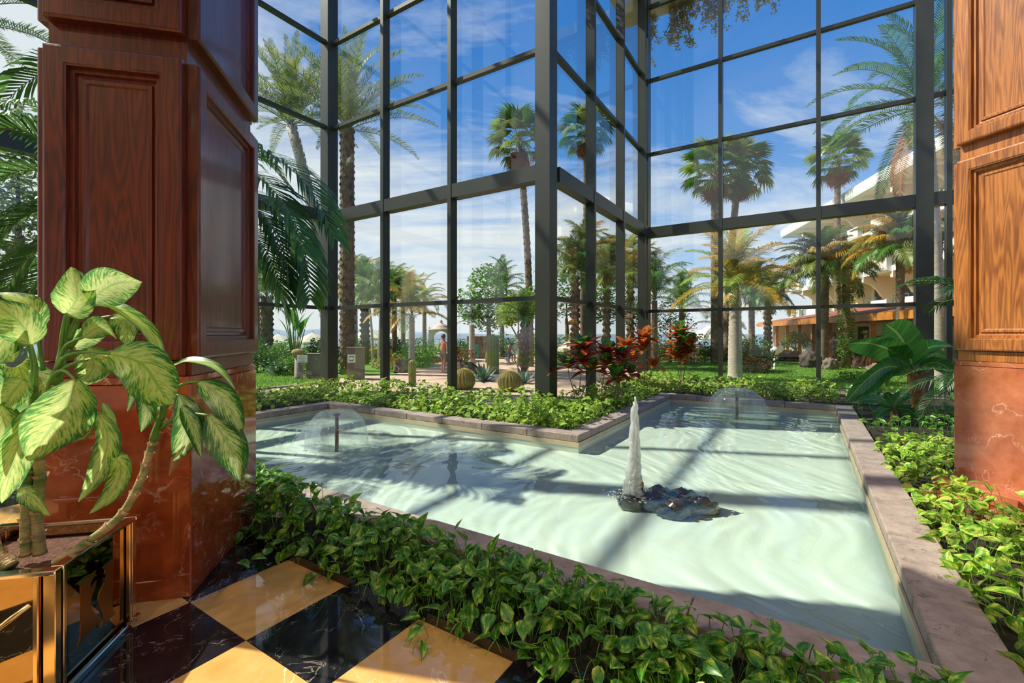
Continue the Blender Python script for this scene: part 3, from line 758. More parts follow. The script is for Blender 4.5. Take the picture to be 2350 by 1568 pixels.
sp = scatter([(.26, 8.2, .24, 1.42)], 1700, h_b, .03, (.9, 1.4)) + scatter([(5.46, 8.2, -3.3, .24)], 1300, lambda u, v: .33*(1+.5*noise.noise(Vector((u, v*1.5, 2)))), .03, (.9, 1.4))
pothos('pothos_bed', 'pothos bed round the crotons and along the far end of the pool', sp, 'pothosy', part_max=260)
sp = scatter([(2.0, 8.1, -5.6, -3.45)], 700, lambda u, v: .26*(1+.6*noise.noise(Vector((u*1.2, v*1.5, 12)))) if noise.noise(Vector((u*.9, v*.9, 31))) > -.12 else 0, .03, (.9, 1.3))
pothos('pothos_bed', 'thin pothos patch round the foot of the banana plants', sp, part_max=160)

# ------------------------------------------------------------------ planter with dieffenbachias
PK = Vector((-1.90, 1.909, 0)); PS = .60; PH = .573
PW = lambda a, b, z: PK + AX[0]*a + AX[1]*b + Vector((0, 0, z))
def brass(name, col, rough): return simple(name, col, rough, 1.0)
M['brass'] = brass('polished brass', (.82, .60, .30), .16)
M['mirror'] = brass('smoky gold mirror', (.44, .30, .15), .03)
M['chrome'] = brass('bright polished rim', (.82, .76, .66), .08)
M['bronze'] = brass('matt bronze emblem', (.46, .22, .06), .34)
plant = empty('planter', PW(PS/2, PS/2, 0), 0, 'square mirrored brass planter with emblem, standing on the tiles by the column', 'planter')
def pbox(nm, mat, a0, a1, b0, b1, z0, z1, bev=.003, parent=plant):
    m_ = MB(); m_.bbox(a0, a1, b0, b1, z0, z1, bev, fr=lambda q: PW(q.x, q.y, q.z)); return child(m_, nm, mat, parent)
t = .02
pbox('side_panel', M['mirror'], t, PS-t, t, t+.012, .05, PH-.02)
pbox('side_panel', M['mirror'], t, PS-t, PS-t-.012, PS-t, .05, PH-.02)
pbox('side_panel', M['mirror'], t, t+.012, t, PS-t, .05, PH-.02)
pbox('side_panel', M['mirror'], PS-t-.012, PS-t, t, PS-t, .05, PH-.02)
for a in (0, 1):
    for b in (0, 1):
        a0 = (PS-.045)*a; b0 = (PS-.045)*b
        pbox('corner_post', M['brass'], a0, a0+.045, b0+.010*(1-b), b0+.045-.010*b, .03, PH-.018)
for z0, z1, nm in ((PH-.02, PH, 'rim'), (.0, .035, 'base_rail')):
    for c in ((-.012, PS+.012, -.012, .035), (-.012, PS+.012, PS-.035, PS+.012), (-.012, .035, .036, PS-.036), (PS-.035, PS+.012, .036, PS-.036)):
        pbox(nm, M['chrome'], *c, z0, z1, .004)
pbox('soil', M['compost'], t+.014, PS-t-.014, t+.014, PS-t-.014, .1, .50, .01)
# thin strips inside each corner of the two visible sides
for b0 in (.052, PS-.075): pbox('corner_strip', M['brass'], -.004, .016, b0, b0+.020, .036, PH-.021)
for a0 in (.052, PS-.075): pbox('corner_strip', M['brass'], a0, a0+.020, -.004, .016, .036, PH-.021)
# brass bars added on the front side, for bars mirrored in it
def pbar(p, q, r, nm='lattice_bar'):
    m_ = MB(); m_.tube([PW(*p), PW(*q)], r, 8); child(m_, nm, M['brass'], plant)
pbar((.08, -.0, .44), (PS-.08, -.0, .10), .011); pbar((.30, -.012, .04), (.30, -.012, .40), .010); pbar((.325, -.012, .04), (.325, -.012, .40), .010)
# emblem on the right side: two flared strokes, flush with the mirror
def emblem(pts):
    poly = []
    for x, y in pts:
        px, py = x/2.76, 1000+y/2.76; k = (px-CX)/F
        b_ = (PK.x-k*PK.y)/(k*AX[1].y-AX[1].x); Y = PK.y+AX[1].y*b_; poly.append((b_, EYE-(py-CY)*Y/F))
    m_ = MB(); m_.prism(poly, .0175, .0215, 0, fr=lambda q: PW(q.y, q.x, q.z)); child(m_, 'emblem', M['bronze'], plant)
emblem([(525, 938), (548, 930), (590, 898), (637, 850), (622, 892), (604, 935), (597, 972), (612, 955), (640, 915), (630, 960), (612, 1010), (604, 1050), (606, 1085), (620, 1112), (650, 1140), (664, 1170), (660, 1195), (645, 1215), (640, 1185), (628, 1195), (612, 1235), (570, 1275), (524, 1335), (538, 1270), (545, 1180), (544, 1040), (540, 955)])
emblem([(676, 835), (700, 812), (760, 768), (745, 810), (738, 860), (738, 1060), (744, 1100), (762, 1130), (740, 1142), (705, 1175), (668, 1212), (680, 1165), (672, 1120), (655, 1085), (648, 1045), (655, 1005), (672, 965), (688, 930), (682, 900), (694, 905), (702, 890), (690, 870), (695, 850)])

def dief_leaf(root, pts, width, tip_mat='dief', pet=None, roll=0.0, fold=.22, nm='leaf', wav=.02):
    """pts = pixel points (px, py, depth) along the midrib"""
    P3 = crv([at(*p) for p in pts], 15)
    mid = P3[len(P3)//2]; view = (Vector((0, 0, EYE))-mid).normalized()
    tg = (P3[-1]-P3[0]).normalized(); sd = tg.cross(view)
    sd = Matrix.Rotation(roll, 3, tg) @ sd
    w = width*.94/F*pts[len(pts)//2][2]
    mb = MB(); blade(mb, P3, w, ELLIP, side=sd.normalized(), fold=fold, wav=wav, cols=2)
    lf = child2(mb, nm, M[tip_mat], root)
    if pet:
        mb = MB(); mb.tube(crv([at(*p) for p in pet]+[P3[0]+(P3[1]-P3[0])*.3], 9), [.010-.0006*i for i in range(9)], 6)
        child2(mb, 'petiole', M['stalk'], root)
def child2(mb, name, mats, root, **k):
    off = root.matrix_basis.translation
    mb.v = [tuple(Vector(p)-off) for p in mb.v]
    return mb.build(name, mats, root, fix=False, **k)
def cane(root, pts, r0, r1, rings=True, nm='stem'):
    P3 = crv([at(*p) for p in pts], 40); rad = []
    for i in range(40): rad.append((r0+(r1-r0)*i/39)*(1.10 if i % 4 == 0 else 1.0))
    mb = MB(); mb.tube(P3, rad, 10); child2(mb, nm, M['cane'], root)
    for i in range(4, 38, 4):     # papery rings where old leaves sat
        a = R.uniform(0, 6.28); mb = MB(); q = P3[i]; tg = (P3[i+1]-P3[i-1]).normalized(); x = tg.orthogonal().normalized(); y = tg.cross(x)
        vs = []; n = 9
        for j in range(n+1):
            w = a+4.6*j/n; d = x*math.cos(w)+y*math.sin(w)
            vs += [q+d*rad[i]*1.05, q+d*rad[i]*(1.12+.25*R.random())+tg*r0*R.uniform(.5, .95)]
        mb.add(vs, [(2*j, 2*j+2, 2*j+3, 2*j+1) for j in range(n)], 0, True); child2(mb, 'husk', M['husk'], root)

d1 = empty('dieffenbachia', at(75, 1268, 2.14), 0, 'spotted dieffenbachia with the tallest pale leaves, left in the brass planter', 'plant')
cane(d1, [(92, 1272, 2.12), (84, 1180, 2.11), (92, 1100, 2.10), (88, 1040, 2.10), (95, 960, 2.08), (128, 880, 2.06)], .024, .017)
mb = MB(); mb.tube(crv([at(128, 880, 2.06), at(140, 830, 2.06), at(150, 770, 2.06), at(156, 720, 2.06)], 8), [.022, .021, .019, .017, .015, .013, .011, .008], 8); child2(mb, 'leaf_sheath', M['stalk'], d1)
dief_leaf(d1, [(205, 690, 2.06), (262, 652, 2.02), (326, 648, 2.0)], 98, pet=[(152, 800, 2.06), (168, 745, 2.06)], roll=.1)
dief_leaf(d1, [(150, 722, 2.03), (178, 680, 2.03), (163, 613, 2.05)], 84, pet=[(138, 830, 2.05), (142, 770, 2.04)], fold=.5, roll=-.3)
dief_leaf(d1, [(150, 718, 2.07), (135, 690, 2.08), (140, 640, 2.09)], 46, fold=.5, roll=.6)
dief_leaf(d1, [(72, 792, 2.02), (45, 740, 2.0), (-22, 690, 2.0)], 88, pet=[(80, 890, 2.05), (82, 840, 2.03)], roll=-.2)
dief_leaf(d1, [(84, 760, 2.12), (62, 700, 2.12), (0, 672, 2.12)], 66, roll=.5, pet=[(100, 850, 2.1)])
dief_leaf(d1, [(62, 780, 2.05), (20, 770, 2.03), (-40, 860, 2.0)], 90, roll=.3, pet=[(78, 900, 2.06), (74, 830, 2.05)])
dief_leaf(d1, [(190, 775, 2.0), (228, 752, 1.98), (268, 778, 1.98)], 56, roll=.5, fold=-.3, pet=[(138, 835, 2.05), (150, 795, 2.02)])
dief_leaf(d1, [(258, 725, 2.07), (290, 740, 2.06), (292, 800, 2.05)], 60, roll=.3, pet=[(160, 800, 2.06), (210, 740, 2.06)])
dief_leaf(d1, [(215, 702, 2.06), (270, 712, 2.04), (345, 772, 2.02), (378, 868, 2.0)], 46, roll=-.7, fold=.5, pet=[(160, 780, 2.06), (185, 730, 2.06)])
dief_leaf(d1, [(250, 812, 1.98), (325, 835, 1.96), (372, 900, 1.95), (398, 928, 1.95)], 112, roll=.15, pet=[(130, 850, 2.04), (150, 818, 2.02), (200, 808, 2.0)])
dief_leaf(d1, [(200, 826, 2.0), (245, 822, 2.0), (290, 880, 2.0)], 60, roll=-.8, pet=[(130, 860, 2.04), (160, 838, 2.02)])
dief_leaf(d1, [(176, 872, 1.96), (150, 940, 1.92), (105, 1000, 1.9), (66, 1058, 1.9)], 128, pet=[(105, 915, 2.03), (118, 868, 2.0), (145, 850, 1.98)], roll=-.1, fold=.14)
dief_leaf(d1, [(198, 800, 2.1), (215, 840, 2.1), (185, 885, 2.1)], 74, roll=.2, pet=[(140, 830, 2.07)])
dief_leaf(d1, [(160, 800, 2.13), (205, 770, 2.13), (250, 760, 2.13)], 50, roll=.2, pet=[(140, 835, 2.08)])
dief_leaf(d1, [(236, 925, 2.05), (262, 965, 2.04), (256, 1015, 2.03)], 34, roll=.9, fold=.4)
dief_leaf(d1, [(225, 946, 2.0), (248, 1010, 1.99), (222, 1090, 1.98), (180, 1152, 1.98)], 54, roll=-.2, pet=[(100, 985, 2.05), (150, 1008, 2.03), (200, 1003, 2.01)])
dief_leaf(d1, [(250, 1032, 2.02), (278, 1072, 2.0), (258, 1130, 2.0), (205, 1180, 2.0)], 48, roll=.3)
d2 = empty('dieffenbachia', at(25, 1262, 2.16), 0, 'spotted dieffenbachia cut by the left edge of the photo, in the brass planter', 'plant')
cane(d2, [(58, 1275, 2.10), (60, 1180, 2.09), (66, 1090, 2.09), (72, 1000, 2.08), (80, 940, 2.08)], .021, .016)
cane(d2, [(25, 1300, 2.03), (-5, 1270, 2.05), (-30, 1220, 2.07)], .026, .022)
mb = MB(); mb.tube(crv([at(80, 940, 2.08), at(78, 890, 2.07), at(70, 850, 2.07)], 6), [.02, .018, .016, .013, .01, .007], 8); child2(mb, 'leaf_sheath', M['stalk'], d2)
dief_leaf(d2, [(55, 870, 2.0), (30, 900, 1.98), (-10, 960, 1.97)], 70, pet=[(78, 930, 2.06), (66, 890, 2.03)], roll=.2)
dief_leaf(d2, [(70, 935, 1.99), (45, 1010, 1.94), (22, 1090, 1.92), (4, 1155, 1.92)], 72, pet=[(76, 960, 2.05)], roll=-.2)
dief_leaf(d2, [(0, 930, 1.95), (12, 990, 1.93), (-4, 1065, 1.92)], 46, roll=.2, pet=[(60, 980, 2.05), (20, 925, 2.0)])
dief_leaf(d2, [(30, 1000, 2.02), (18, 1060, 2.0), (-12, 1120, 1.99)], 70, roll=.4, pet=[(70, 985, 2.05)])
dief_leaf(d2, [(40, 1128, 2.0), (72, 1140, 1.98), (114, 1184, 1.97)], 48, roll=.6, pet=[(62, 1090, 2.07)])
dief_leaf(d2, [(20, 858, 2.1), (45, 845, 2.1), (62, 930, 2.1)], 70, roll=.2)
dief_leaf(d2, [(60, 880, 2.12), (100, 870, 2.14), (112, 940, 2.12)], 54, roll=.3)
dief_leaf(d2, [(30, 830, 2.1), (0, 800, 2.1), (-40, 800, 2.1)], 60, roll=.2)
d3 = empty('dieffenbachia', at(150, 1262, 2.14), 0, 'dark spotted dieffenbachia on a curved leaning cane, right in the brass planter', 'plant')
cane(d3, [(128, 1292, 2.05), (200, 1245, 2.08), (278, 1182, 2.13), (322, 1105, 2.17), (340, 1050, 2.19), (352, 1010, 2.2)], .020, .015)
mb = MB(); mb.tube(crv([at(352, 1010, 2.2), at(360, 985, 2.2), at(370, 955, 2.2), at(378, 930, 2.2)], 6), [.019, .019, .017, .014, .010, .006], 8); child2(mb, 'leaf_sheath', M['stalk'], d3)
dief_leaf(d3, [(388, 846, 2.2), (430, 830, 2.19), (495, 845, 2.17), (540, 895, 2.15)], 34, 'diefd', roll=-.9, fold=.4, pet=[(368, 965, 2.2), (378, 900, 2.2)])
dief_leaf(d3, [(455, 876, 2.16), (500, 905, 2.14), (535, 950, 2.12), (556, 996, 2.12)], 66, 'diefd', roll=.1, pet=[(372, 960, 2.2), (395, 900, 2.18), (425, 880, 2.17)])
dief_leaf(d3, [(412, 905, 2.15), (432, 960, 2.13), (420, 1020, 2.12), (398, 1058, 2.12)], 66, 'diefd', roll=-.2, pet=[(372, 965, 2.2), (390, 915, 2.17)])
dief_leaf(d3, [(418, 930, 2.12), (445, 980, 2.1), (462, 1050, 2.1)], 40, 'diefd', roll=.5)
dief_leaf(d3, [(480, 952, 2.12), (512, 1000, 2.1), (538, 1050, 2.08), (550, 1104, 2.08)], 84, 'diefd', roll=.12, pet=[(368, 985, 2.2), (400, 960, 2.17), (440, 950, 2.14)])
dief_leaf(d3, [(322, 905, 2.16), (340, 945, 2.15), (324, 992, 2.14)], 40, 'diefd', roll=.3, pet=[(362, 970, 2.2)])
dief_leaf(d3, [(412, 960, 2.24), (412, 1030, 2.25), (388, 1094, 2.26)], 28, 'dead', roll=.5, nm='dry_leaf')
dief_leaf(d3, [(360, 850, 2.22), (372, 900, 2.22), (370, 950, 2.22)], 60, 'diefd', roll=.1)
dief_leaf(d3, [(352, 790, 2.24), (372, 830, 2.24), (385, 885, 2.23)], 40, 'diefd', roll=.4)
dief_leaf(d3, [(455, 925, 2.2), (470, 950, 2.2), (478, 990, 2.2)], 36, 'dead', roll=.3, nm='dry_leaf')
dief_leaf(d3, [(310, 880, 2.15), (305, 915, 2.14), (292, 945, 2.14)], 22, 'diefd', roll=.6)

# ------------------------------------------------------------------ crotons
def croton(name, base, stems, label, young, old, seed, group=None, ll=.38):
    rr = random.Random(seed); root = empty(name, base, 0, label, 'plant', group)
    for (dx, dy, h, clusters) in stems:
        top = Vector((dx, dy, h)); pts = [Vector((0, 0, -.02)), Vector((dx*.3+.02, dy*.3, h*.4)), Vector((dx*.8, dy*.8, h*.8)), top]
        P = crv(pts, 10); mb = MB(); mb.tube(P, [.014-.0008*i for i in range(10)], 6); mb.build('stem', M['twig'], root)
        for t, n, s in clusters:
            c = P[min(9, int(t*9))]
            for i in range(n):
                a = i*2.4+rr.uniform(-.3, .3); q = i/n; el = 1.15-1.5*q+rr.uniform(-.15, .15)
                l = ll*s*rr.uniform(.8, 1.15); d = Vector((math.cos(a)*math.cos(el), math.sin(a)*math.cos(el), math.sin(el)))
                e_ = c+d*l; mdl = c+d*l*.55+Vector((0, 0, .12*l))
                mb = MB(); blade(mb, bez(c+d*.02, mdl, e_+Vector((0, 0, -.12*l)), 6), l*.52, LANCE, fold=.25)
                mb.build('leaf', M[young] if (q < .22 or rr.random() < .05) else M[old], root, fix=False)
croton('croton', gnd(1322, 8.75, .03), [(.15, .0, 1.22, [(1, 20, 1.15), (.72, 13, 1.0)]), (-.14, .1, .86, [(1, 14, 1.0)]), (.30, .15, .80, [(1, 14, 1.0)])], 'dark red croton nearest the dark corner post', 'crotong', 'croton', 1)
croton('croton', gnd(1372, 9.2, .03), [(.22, .1, 1.10, [(1, 20, 1.1), (.7, 12, 1.0)]), (.35, -.1, .62, [(1, 13, .95)])], 'dark red croton in the middle of the three maroon ones', 'crotong', 'croton', 2)
croton('croton', gnd(1405, 9.5, .03), [(.20, .0, 1.0, [(1, 20, 1.05), (.62, 12, .95)]), (.42, .1, .70, [(1, 12, .9)])], 'dark red croton third from the dark corner post', 'crotong', 'croton', 3)
croton('croton', gnd(1478, 11.6, .03), [(.02, .1, 1.38, [(1, 20, 1.2), (.7, 13, 1.1)]), (-.42, .1, 1.15, [(1, 18, 1.2), (.6, 12, 1.0)]), (.25, 0, .7, [(1, 12, 1.0)])], 'orange croton in front of the inner corner of the glass walls', 'crotono', 'crotono', 4)
croton('croton', gnd(1562, 12.3, .03), [(.0, .1, 1.52, [(1, 18, 1.2), (.85, 16, 1.2), (.65, 16, 1.2), (.45, 12, 1.1)]), (.25, .0, 1.2, [(1, 16, 1.1), (.7, 14, 1.1)]), (-.2, -.1, .95, [(1, 14, 1.1)])], 'tall bushy red and orange croton before the far glass wall', 'crotong', 'crotono', 5)

# ------------------------------------------------------------------ banana plants
def big_leaf(root, pts, width, mat, prof=BANANA, pet=None, roll=0.0, fold=.22, wav=.03, upn=None, nm='leaf'):
    P3 = crv([at(*p) for p in pts], 12); mid = P3[6]
    view = (Vector((0, 0, EYE))-mid).normalized(); tg = (P3[-1]-P3[0]).normalized()
    sd = Matrix.Rotation(roll, 3, tg) @ tg.cross(view)
    mb = MB(); blade(mb, P3, width/F*pts[len(pts)//2][2], prof, side=sd.normalized(), fold=fold, wav=wav, cols=2)
    child2(mb, nm, M[mat], root)
    if pet:
        mb = MB(); mb.tube(crv([at(*p) for p in pet]+[P3[1]], 7), [.03, .027, .024, .021, .018, .015, .012], 6); child2(mb, 'leaf_stalk', M['stalk'], root)
bn = empty('banana_plant', at(2116, 954, 8.5), 0, 'large banana plant with broad green leaves beside the right column', 'plant')
mb = MB(); mb.tube(crv([at(2117, 958, 8.5), at(2112, 925, 8.5), at(2102, 890, 8.5), at(2096, 862, 8.5), at(2094, 842, 8.5)], 20), [.15-.0038*i+(.012 if i % 3 == 0 else 0) for i in range(20)], 10); child2(mb, 'trunk', M['btrunk'], bn)
for k in range(7):
    a = k*1.1; q = at(2100+R.uniform(-4, 6), 880-R.uniform(0, 26), 8.5); mb = MB()
    blade(mb, [q+Vector((.09*math.cos(a), .09*math.sin(a), 0)), q+Vector((.14*math.cos(a), .14*math.sin(a), .07)), q+Vector((.22*math.cos(a), .22*math.sin(a), .09))], .10, LANCE, fold=.3); child2(mb, 'dry_sheath', M['btrunk'], bn)
big_leaf(bn, [(2094, 842, 8.4), (2082, 805, 8.3), (2062, 768, 8.25), (2033, 744, 8.2)], 76, 'banana', pet=[(2095, 860, 8.5)], roll=.35, fold=.12)
big_leaf(bn, [(2078, 826, 8.4), (2040, 802, 8.3), (1995, 788, 8.2), (1948, 788, 8.1)], 62, 'banana', pet=[(2094, 860, 8.5), (2090, 842, 8.45)], roll=-.45, fold=.3, wav=.06)
big_leaf(bn, [(2080, 848, 8.4), (2035, 842, 8.2), (1990, 870, 8.0), (1942, 922, 7.9)], 46, 'banana', pet=[(2094, 862, 8.5)], roll=-.5, fold=.3, wav=.07)
big_leaf(bn, [(2072, 846, 8.3), (2030, 856, 8.15), (1998, 888, 8.0), (1965, 912, 7.95)], 30, 'banana', roll=.5, fold=.25, wav=.08)
big_leaf(bn, [(2060, 850, 8.3), (2035, 860, 8.2), (2022, 882, 8.2), (2016, 900, 8.15)], 22, 'bananay', roll=.1)
big_leaf(bn, [(2106, 835, 8.5), (2122, 805, 8.5), (2150, 794, 8.5), (2192, 797, 8.5)], 36, 'banana', pet=[(2096, 860, 8.5)], roll=-.6, fold=.35, wav=.05)
big_leaf(bn, [(2112, 842, 8.3), (2140, 832, 8.2), (2165, 838, 8.1), (2184, 856, 8.1)], 34, 'banana', pet=[(2098, 858, 8.45)], roll=.4, fold=.3, wav=.06)
big_leaf(bn, [(2104, 830, 8.7), (2125, 818, 8.8), (2150, 812, 8.9), (2172, 822, 9.0)], 24, 'banana', roll=.3)
b2 = empty('banana_plant', at(2054, 972, 8.0), 0, 'small young banana plant at the foot of the larger one', 'plant')
mb = MB(); mb.tube(crv([at(2054, 978, 8.0), at(2052, 955, 8.0), at(2050, 932, 8.0)], 8), [.07, .065, .06, .055, .05, .045, .04, .03], 8); child2(mb, 'trunk', M['btrunk'], b2)
big_leaf(b2, [(2048, 934, 8.0), (2020, 920, 7.9), (1995, 916, 7.8), (1970, 922, 7.8)], 24, 'banana', roll=.6)
big_leaf(b2, [(2052, 932, 8.0), (2062, 916, 8.0), (2078, 908, 8.0), (2096, 912, 8.0)], 26, 'banana', roll=-.4)
big_leaf(b2, [(2052, 936, 8.0), (2080, 940, 7.9), (2098, 950, 7.9), (2112, 962, 7.9)], 22, 'banana', roll=.5)
big_leaf(b2, [(2048, 936, 8.0), (2030, 940, 7.8), (2018, 950, 7.7), (2008, 962, 7.7)], 22, 'banana', roll=.2)
big_leaf(b2, [(2050, 934, 8.1), (2042, 918, 8.2), (2038, 908, 8.2), (2030, 902, 8.2)], 18, 'banana', roll=.2)

# ------------------------------------------------------------------ indoor palms
KF = [frond_mb(3.1, 46, .62, 1.0, -.95, (0, 1), .28, .034, .25).mesh('frond', [M['rach'], M['palm']]) for _ in range(4)]
kb = W(-3.3, 6.6, .03)
kp_ = empty('kentia_palm', kb, 0, 'arching green palm rising behind the left column', 'palm')
for (dx, dy, h) in [(q.x, q.y, q.z) for q in (at(330, 490, 6.9)-kb, at(335, 515, 6.95)-kb, at(322, 505, 6.92)-kb)]:
    mb = MB(); mb.tube(crv([(dx*.3, dy*.3, -.02), (dx*.8, dy*.8, h*.5), (dx, dy, h)], 16), [.055-.001*i+(.004 if i % 2 else 0) for i in range(16)], 8); mb.build('trunk', M['barkg'], kp_)
def kfrond(pts, n=44, ll=.62, **k):
    n = int(n*1.25); k['width'] = .042
    mb = frond_path([at(*q) for q in pts], n, ll, **k); child2(mb, 'frond', [M['rach'], M['palm']], kp_)
kfrond([(330, 480, 6.9), (450, 400, 6.6), (570, 352, 6.3), (660, 382, 6.1), (728, 460, 6.0), (768, 548, 5.9)], 52, .72)
kfrond([(330, 500, 6.9), (450, 450, 6.6), (560, 440, 6.4), (650, 500, 6.3), (700, 590, 6.2), (712, 690, 6.1)], 52, .66)
kfrond([(330, 510, 6.9), (450, 470, 6.8), (560, 480, 6.8), (640, 540, 6.8), (690, 630, 6.8)], 46, .6)
kfrond([(330, 520, 6.9), (450, 500, 6.3), (540, 510, 6.1), (600, 560, 6.0), (640, 640, 5.9), (650, 700, 5.9)], 48, .6)
kfrond([(330, 520, 6.9), (440, 500, 7.2), (540, 530, 7.4), (585, 610, 7.4)], 40, .5)
kfrond([(330, 470, 6.9), (430, 380, 7.2), (530, 345, 7.5), (610, 370, 7.6), (670, 440, 7.7)], 44, .6)
kfrond([(320, 480, 6.9), (180, 380, 6.2), (70, 305, 5.8), (-40, 300, 5.5), (-140, 360, 5.3)], 50, .62)
kfrond([(320, 500, 6.9), (190, 440, 6.3), (80, 390, 6.0), (-20, 420, 5.8), (-100, 500, 5.6)], 50, .62)
kfrond([(320, 510, 6.9), (200, 490, 6.3), (100, 480, 6.0), (10, 530, 5.8), (-50, 620, 5.7)], 46, .6)
kfrond([(320, 520, 6.9), (200, 540, 6.3), (110, 560, 6.0), (40, 620, 5.9), (0, 700, 5.9)], 44, .55)
kfrond([(320, 520, 6.9), (220, 560, 6.6), (140, 600, 6.5), (70, 660, 6.4), (40, 740, 6.4)], 40, .5)
kfrond([(330, 470, 6.9), (300, 330, 6.9), (240, 220, 6.9), (150, 160, 6.8), (60, 190, 6.7), (-10, 260, 6.6)], 46, .6)
kfrond([(330, 480, 6.9), (360, 330, 7.0), (400, 240, 7.1), (450, 230, 7.2), (500, 290, 7.3)], 40, .5)
kfrond([(330, 490, 6.9), (430, 420, 6.2), (530, 390, 5.8), (610, 420, 5.6), (672, 500, 5.5), (700, 580, 5.4)], 50, .6)
kfrond([(330, 500, 6.9), (440, 460, 6.5), (540, 455, 6.3), (610, 500, 6.2), (655, 590, 6.1), (668, 660, 6.1)], 48, .6)
for i, (az, el) in enumerate(((1.2, .3), (1.9, .2), (2.6, .35), (-1.6, .1))):
    obj('frond', KF[i % 4], kp_, at(330, 500, 6.9)-kb, (0, -el, az), .8)
SF = [frond_mb(1.15, 30, .32, .7, -1.1, (0, 1), .4, .018, .2).mesh('frond', [M['rach'], M['palmk']]) for _ in range(3)]
sp_ = empty('parlour_palm', Vector((6.15, 5.95, .03)), 0, 'small dark feathery palm half hidden by the right column', 'palm')
mb = MB(); mb.tube(crv([(0, 0, -.02), (.03, 0, .9), (0, 0, 1.75)], 10), .028, 8); mb.build('trunk', M['barkg'], sp_)
for i in range(11):
    obj('frond', SF[i % 3], sp_, (0, 0, 1.72), (R.uniform(-.2, .2), -(.55-.1*(i % 5)), 2.2+i*.62), R.uniform(.85, 1.05))
for i in range(6):
    obj('frond', SF[i % 3], sp_, (.1, .1, .75), (R.uniform(-.2, .2), -(.15-.25*(i % 3)), 2.3+i*.4), .9)

# ------------------------------------------------------------------ fountains
def mistmat(name, dens, scale, stretch, col=(.93, .96, .95), rim=.35):
    """falling water: part clear, part white, streaked along the fall"""
    m, nt, out = newmat(name); L = nt.links.new
    tcn = nd(nt, 'ShaderNodeTexCoord'); mpn = nd(nt, 'ShaderNodeMapping'); mpn.inputs['Scale'].default_value = stretch; L(tcn.outputs['Object'], mpn.inputs[0])
    nz = nd(nt, 'ShaderNodeTexNoise'); nz.inputs['Scale'].default_value = scale; nz.inputs['Detail'].default_value = 5; L(mpn.outputs[0], nz.inputs['Vector'])
    rp = ramp(nt, [(.3, (dens[0],)*3), (.72, (dens[1],)*3)]); L(nz.outputs['Fac'], rp.inputs[0])
    df = nd(nt, 'ShaderNodeBsdfDiffuse'); df.inputs[0].default_value = (*col, 1)
    tl = nd(nt, 'ShaderNodeBsdfTranslucent'); tl.inputs[0].default_value = (*col, 1)
    m0 = nd(nt, 'ShaderNodeMixShader'); m0.inputs[0].default_value = .5; L(df.outputs[0], m0.inputs[1]); L(tl.outputs[0], m0.inputs[2])
    gl = nd(nt, 'ShaderNodeBsdfGlossy'); gl.inputs['Roughness'].default_value = .08
    m1 = nd(nt, 'ShaderNodeMixShader'); m1.inputs[0].default_value = .25; L(m0.outputs[0], m1.inputs[1]); L(gl.outputs[0], m1.inputs[2])
    tr = nd(nt, 'ShaderNodeBsdfTransparent'); tr.inputs[0].default_value = (.96, .98, .97, 1)
    lw = nd(nt, 'ShaderNodeLayerWeight'); lw.inputs['Blend'].default_value = .25
    mm = nd(nt, 'ShaderNodeMath', operation='MULTIPLY_ADD', use_clamp=True); mm.inputs[1].default_value = rim; L(lw.outputs['Facing'], mm.inputs[0]); L(rp.outputs[0], mm.inputs[2])
    m2 = nd(nt, 'ShaderNodeMixShader'); L(mm.outputs[0], m2.inputs[0]); L(tr.outputs[0], m2.inputs[1]); L(m1.outputs[0], m2.inputs[2])
    L(m2.outputs[0], out.inputs[0]); return m
M['dome'] = mistmat('thin water dome', (.03, .26), 16, (1, 1, .15))
M['jet'] = mistmat('white water jet', (.66, .99), 22, (1, 1, .10), rim=-.6)
M['foam'] = mistmat('foam', (.0, .85), 26, (1, 1, 1))
M['pipe'] = simple('brown bronze pipe', (.22, .11, .06), .4, .6, .3, 20)
def mushroom(px, Y, zt, rad, label):
    base = gnd(px, Y, ZB); ft = empty('mushroom_fountain', base, 0, label, 'fountain', 'mushroom fountains in the pool')
    h = zt-ZB; mb = MB(); mb.lathe([(.035, 0), (.035, .03), (.026, .035), (.026, h-.03), (.05, h-.02), (.055, h-.008), (.03, h), (.0, h+.002)], 14); mb.build('pipe', M['pipe'], ft)
    mb = MB(); pr = []; hw = zt-ZW
    for i in range(15):
        t = i/14; pr.append((.045+(rad-.045)*math.sin(t*PI/2)**.82, h + .012 + .05*math.sin(min(1, t*2.2)*PI)*.7 - (hw+.0)*(t**2.6)))
    mb.lathe(pr, 48); mb.f = [f for f in mb.f if len(f) == 4][:48*14]; mb.m = mb.m[:len(mb.f)]; mb.sm = mb.sm[:len(mb.f)]
    mb.build('water_dome', M['dome'], ft)
    mb = MB(); 
    for k in range(70):
        a = R.uniform(0, 6.28); r = rad*R.uniform(.92, 1.08); mb.lathe([(.0, .004), (.010, .003), (.013, 0)], 6, c=(r*math.cos(a), r*math.sin(a), ZW-ZB+.007))
    mb.build('splash_ring', M['foam'], ft, kind='stuff'); return ft
mushroom(773, 6.60, .41, .43, 'glassy mushroom fountain left, nearest the left glass wall')
mushroom(1691, 9.05, .43, .53, 'glassy mushroom fountain in the far arm of the pool')

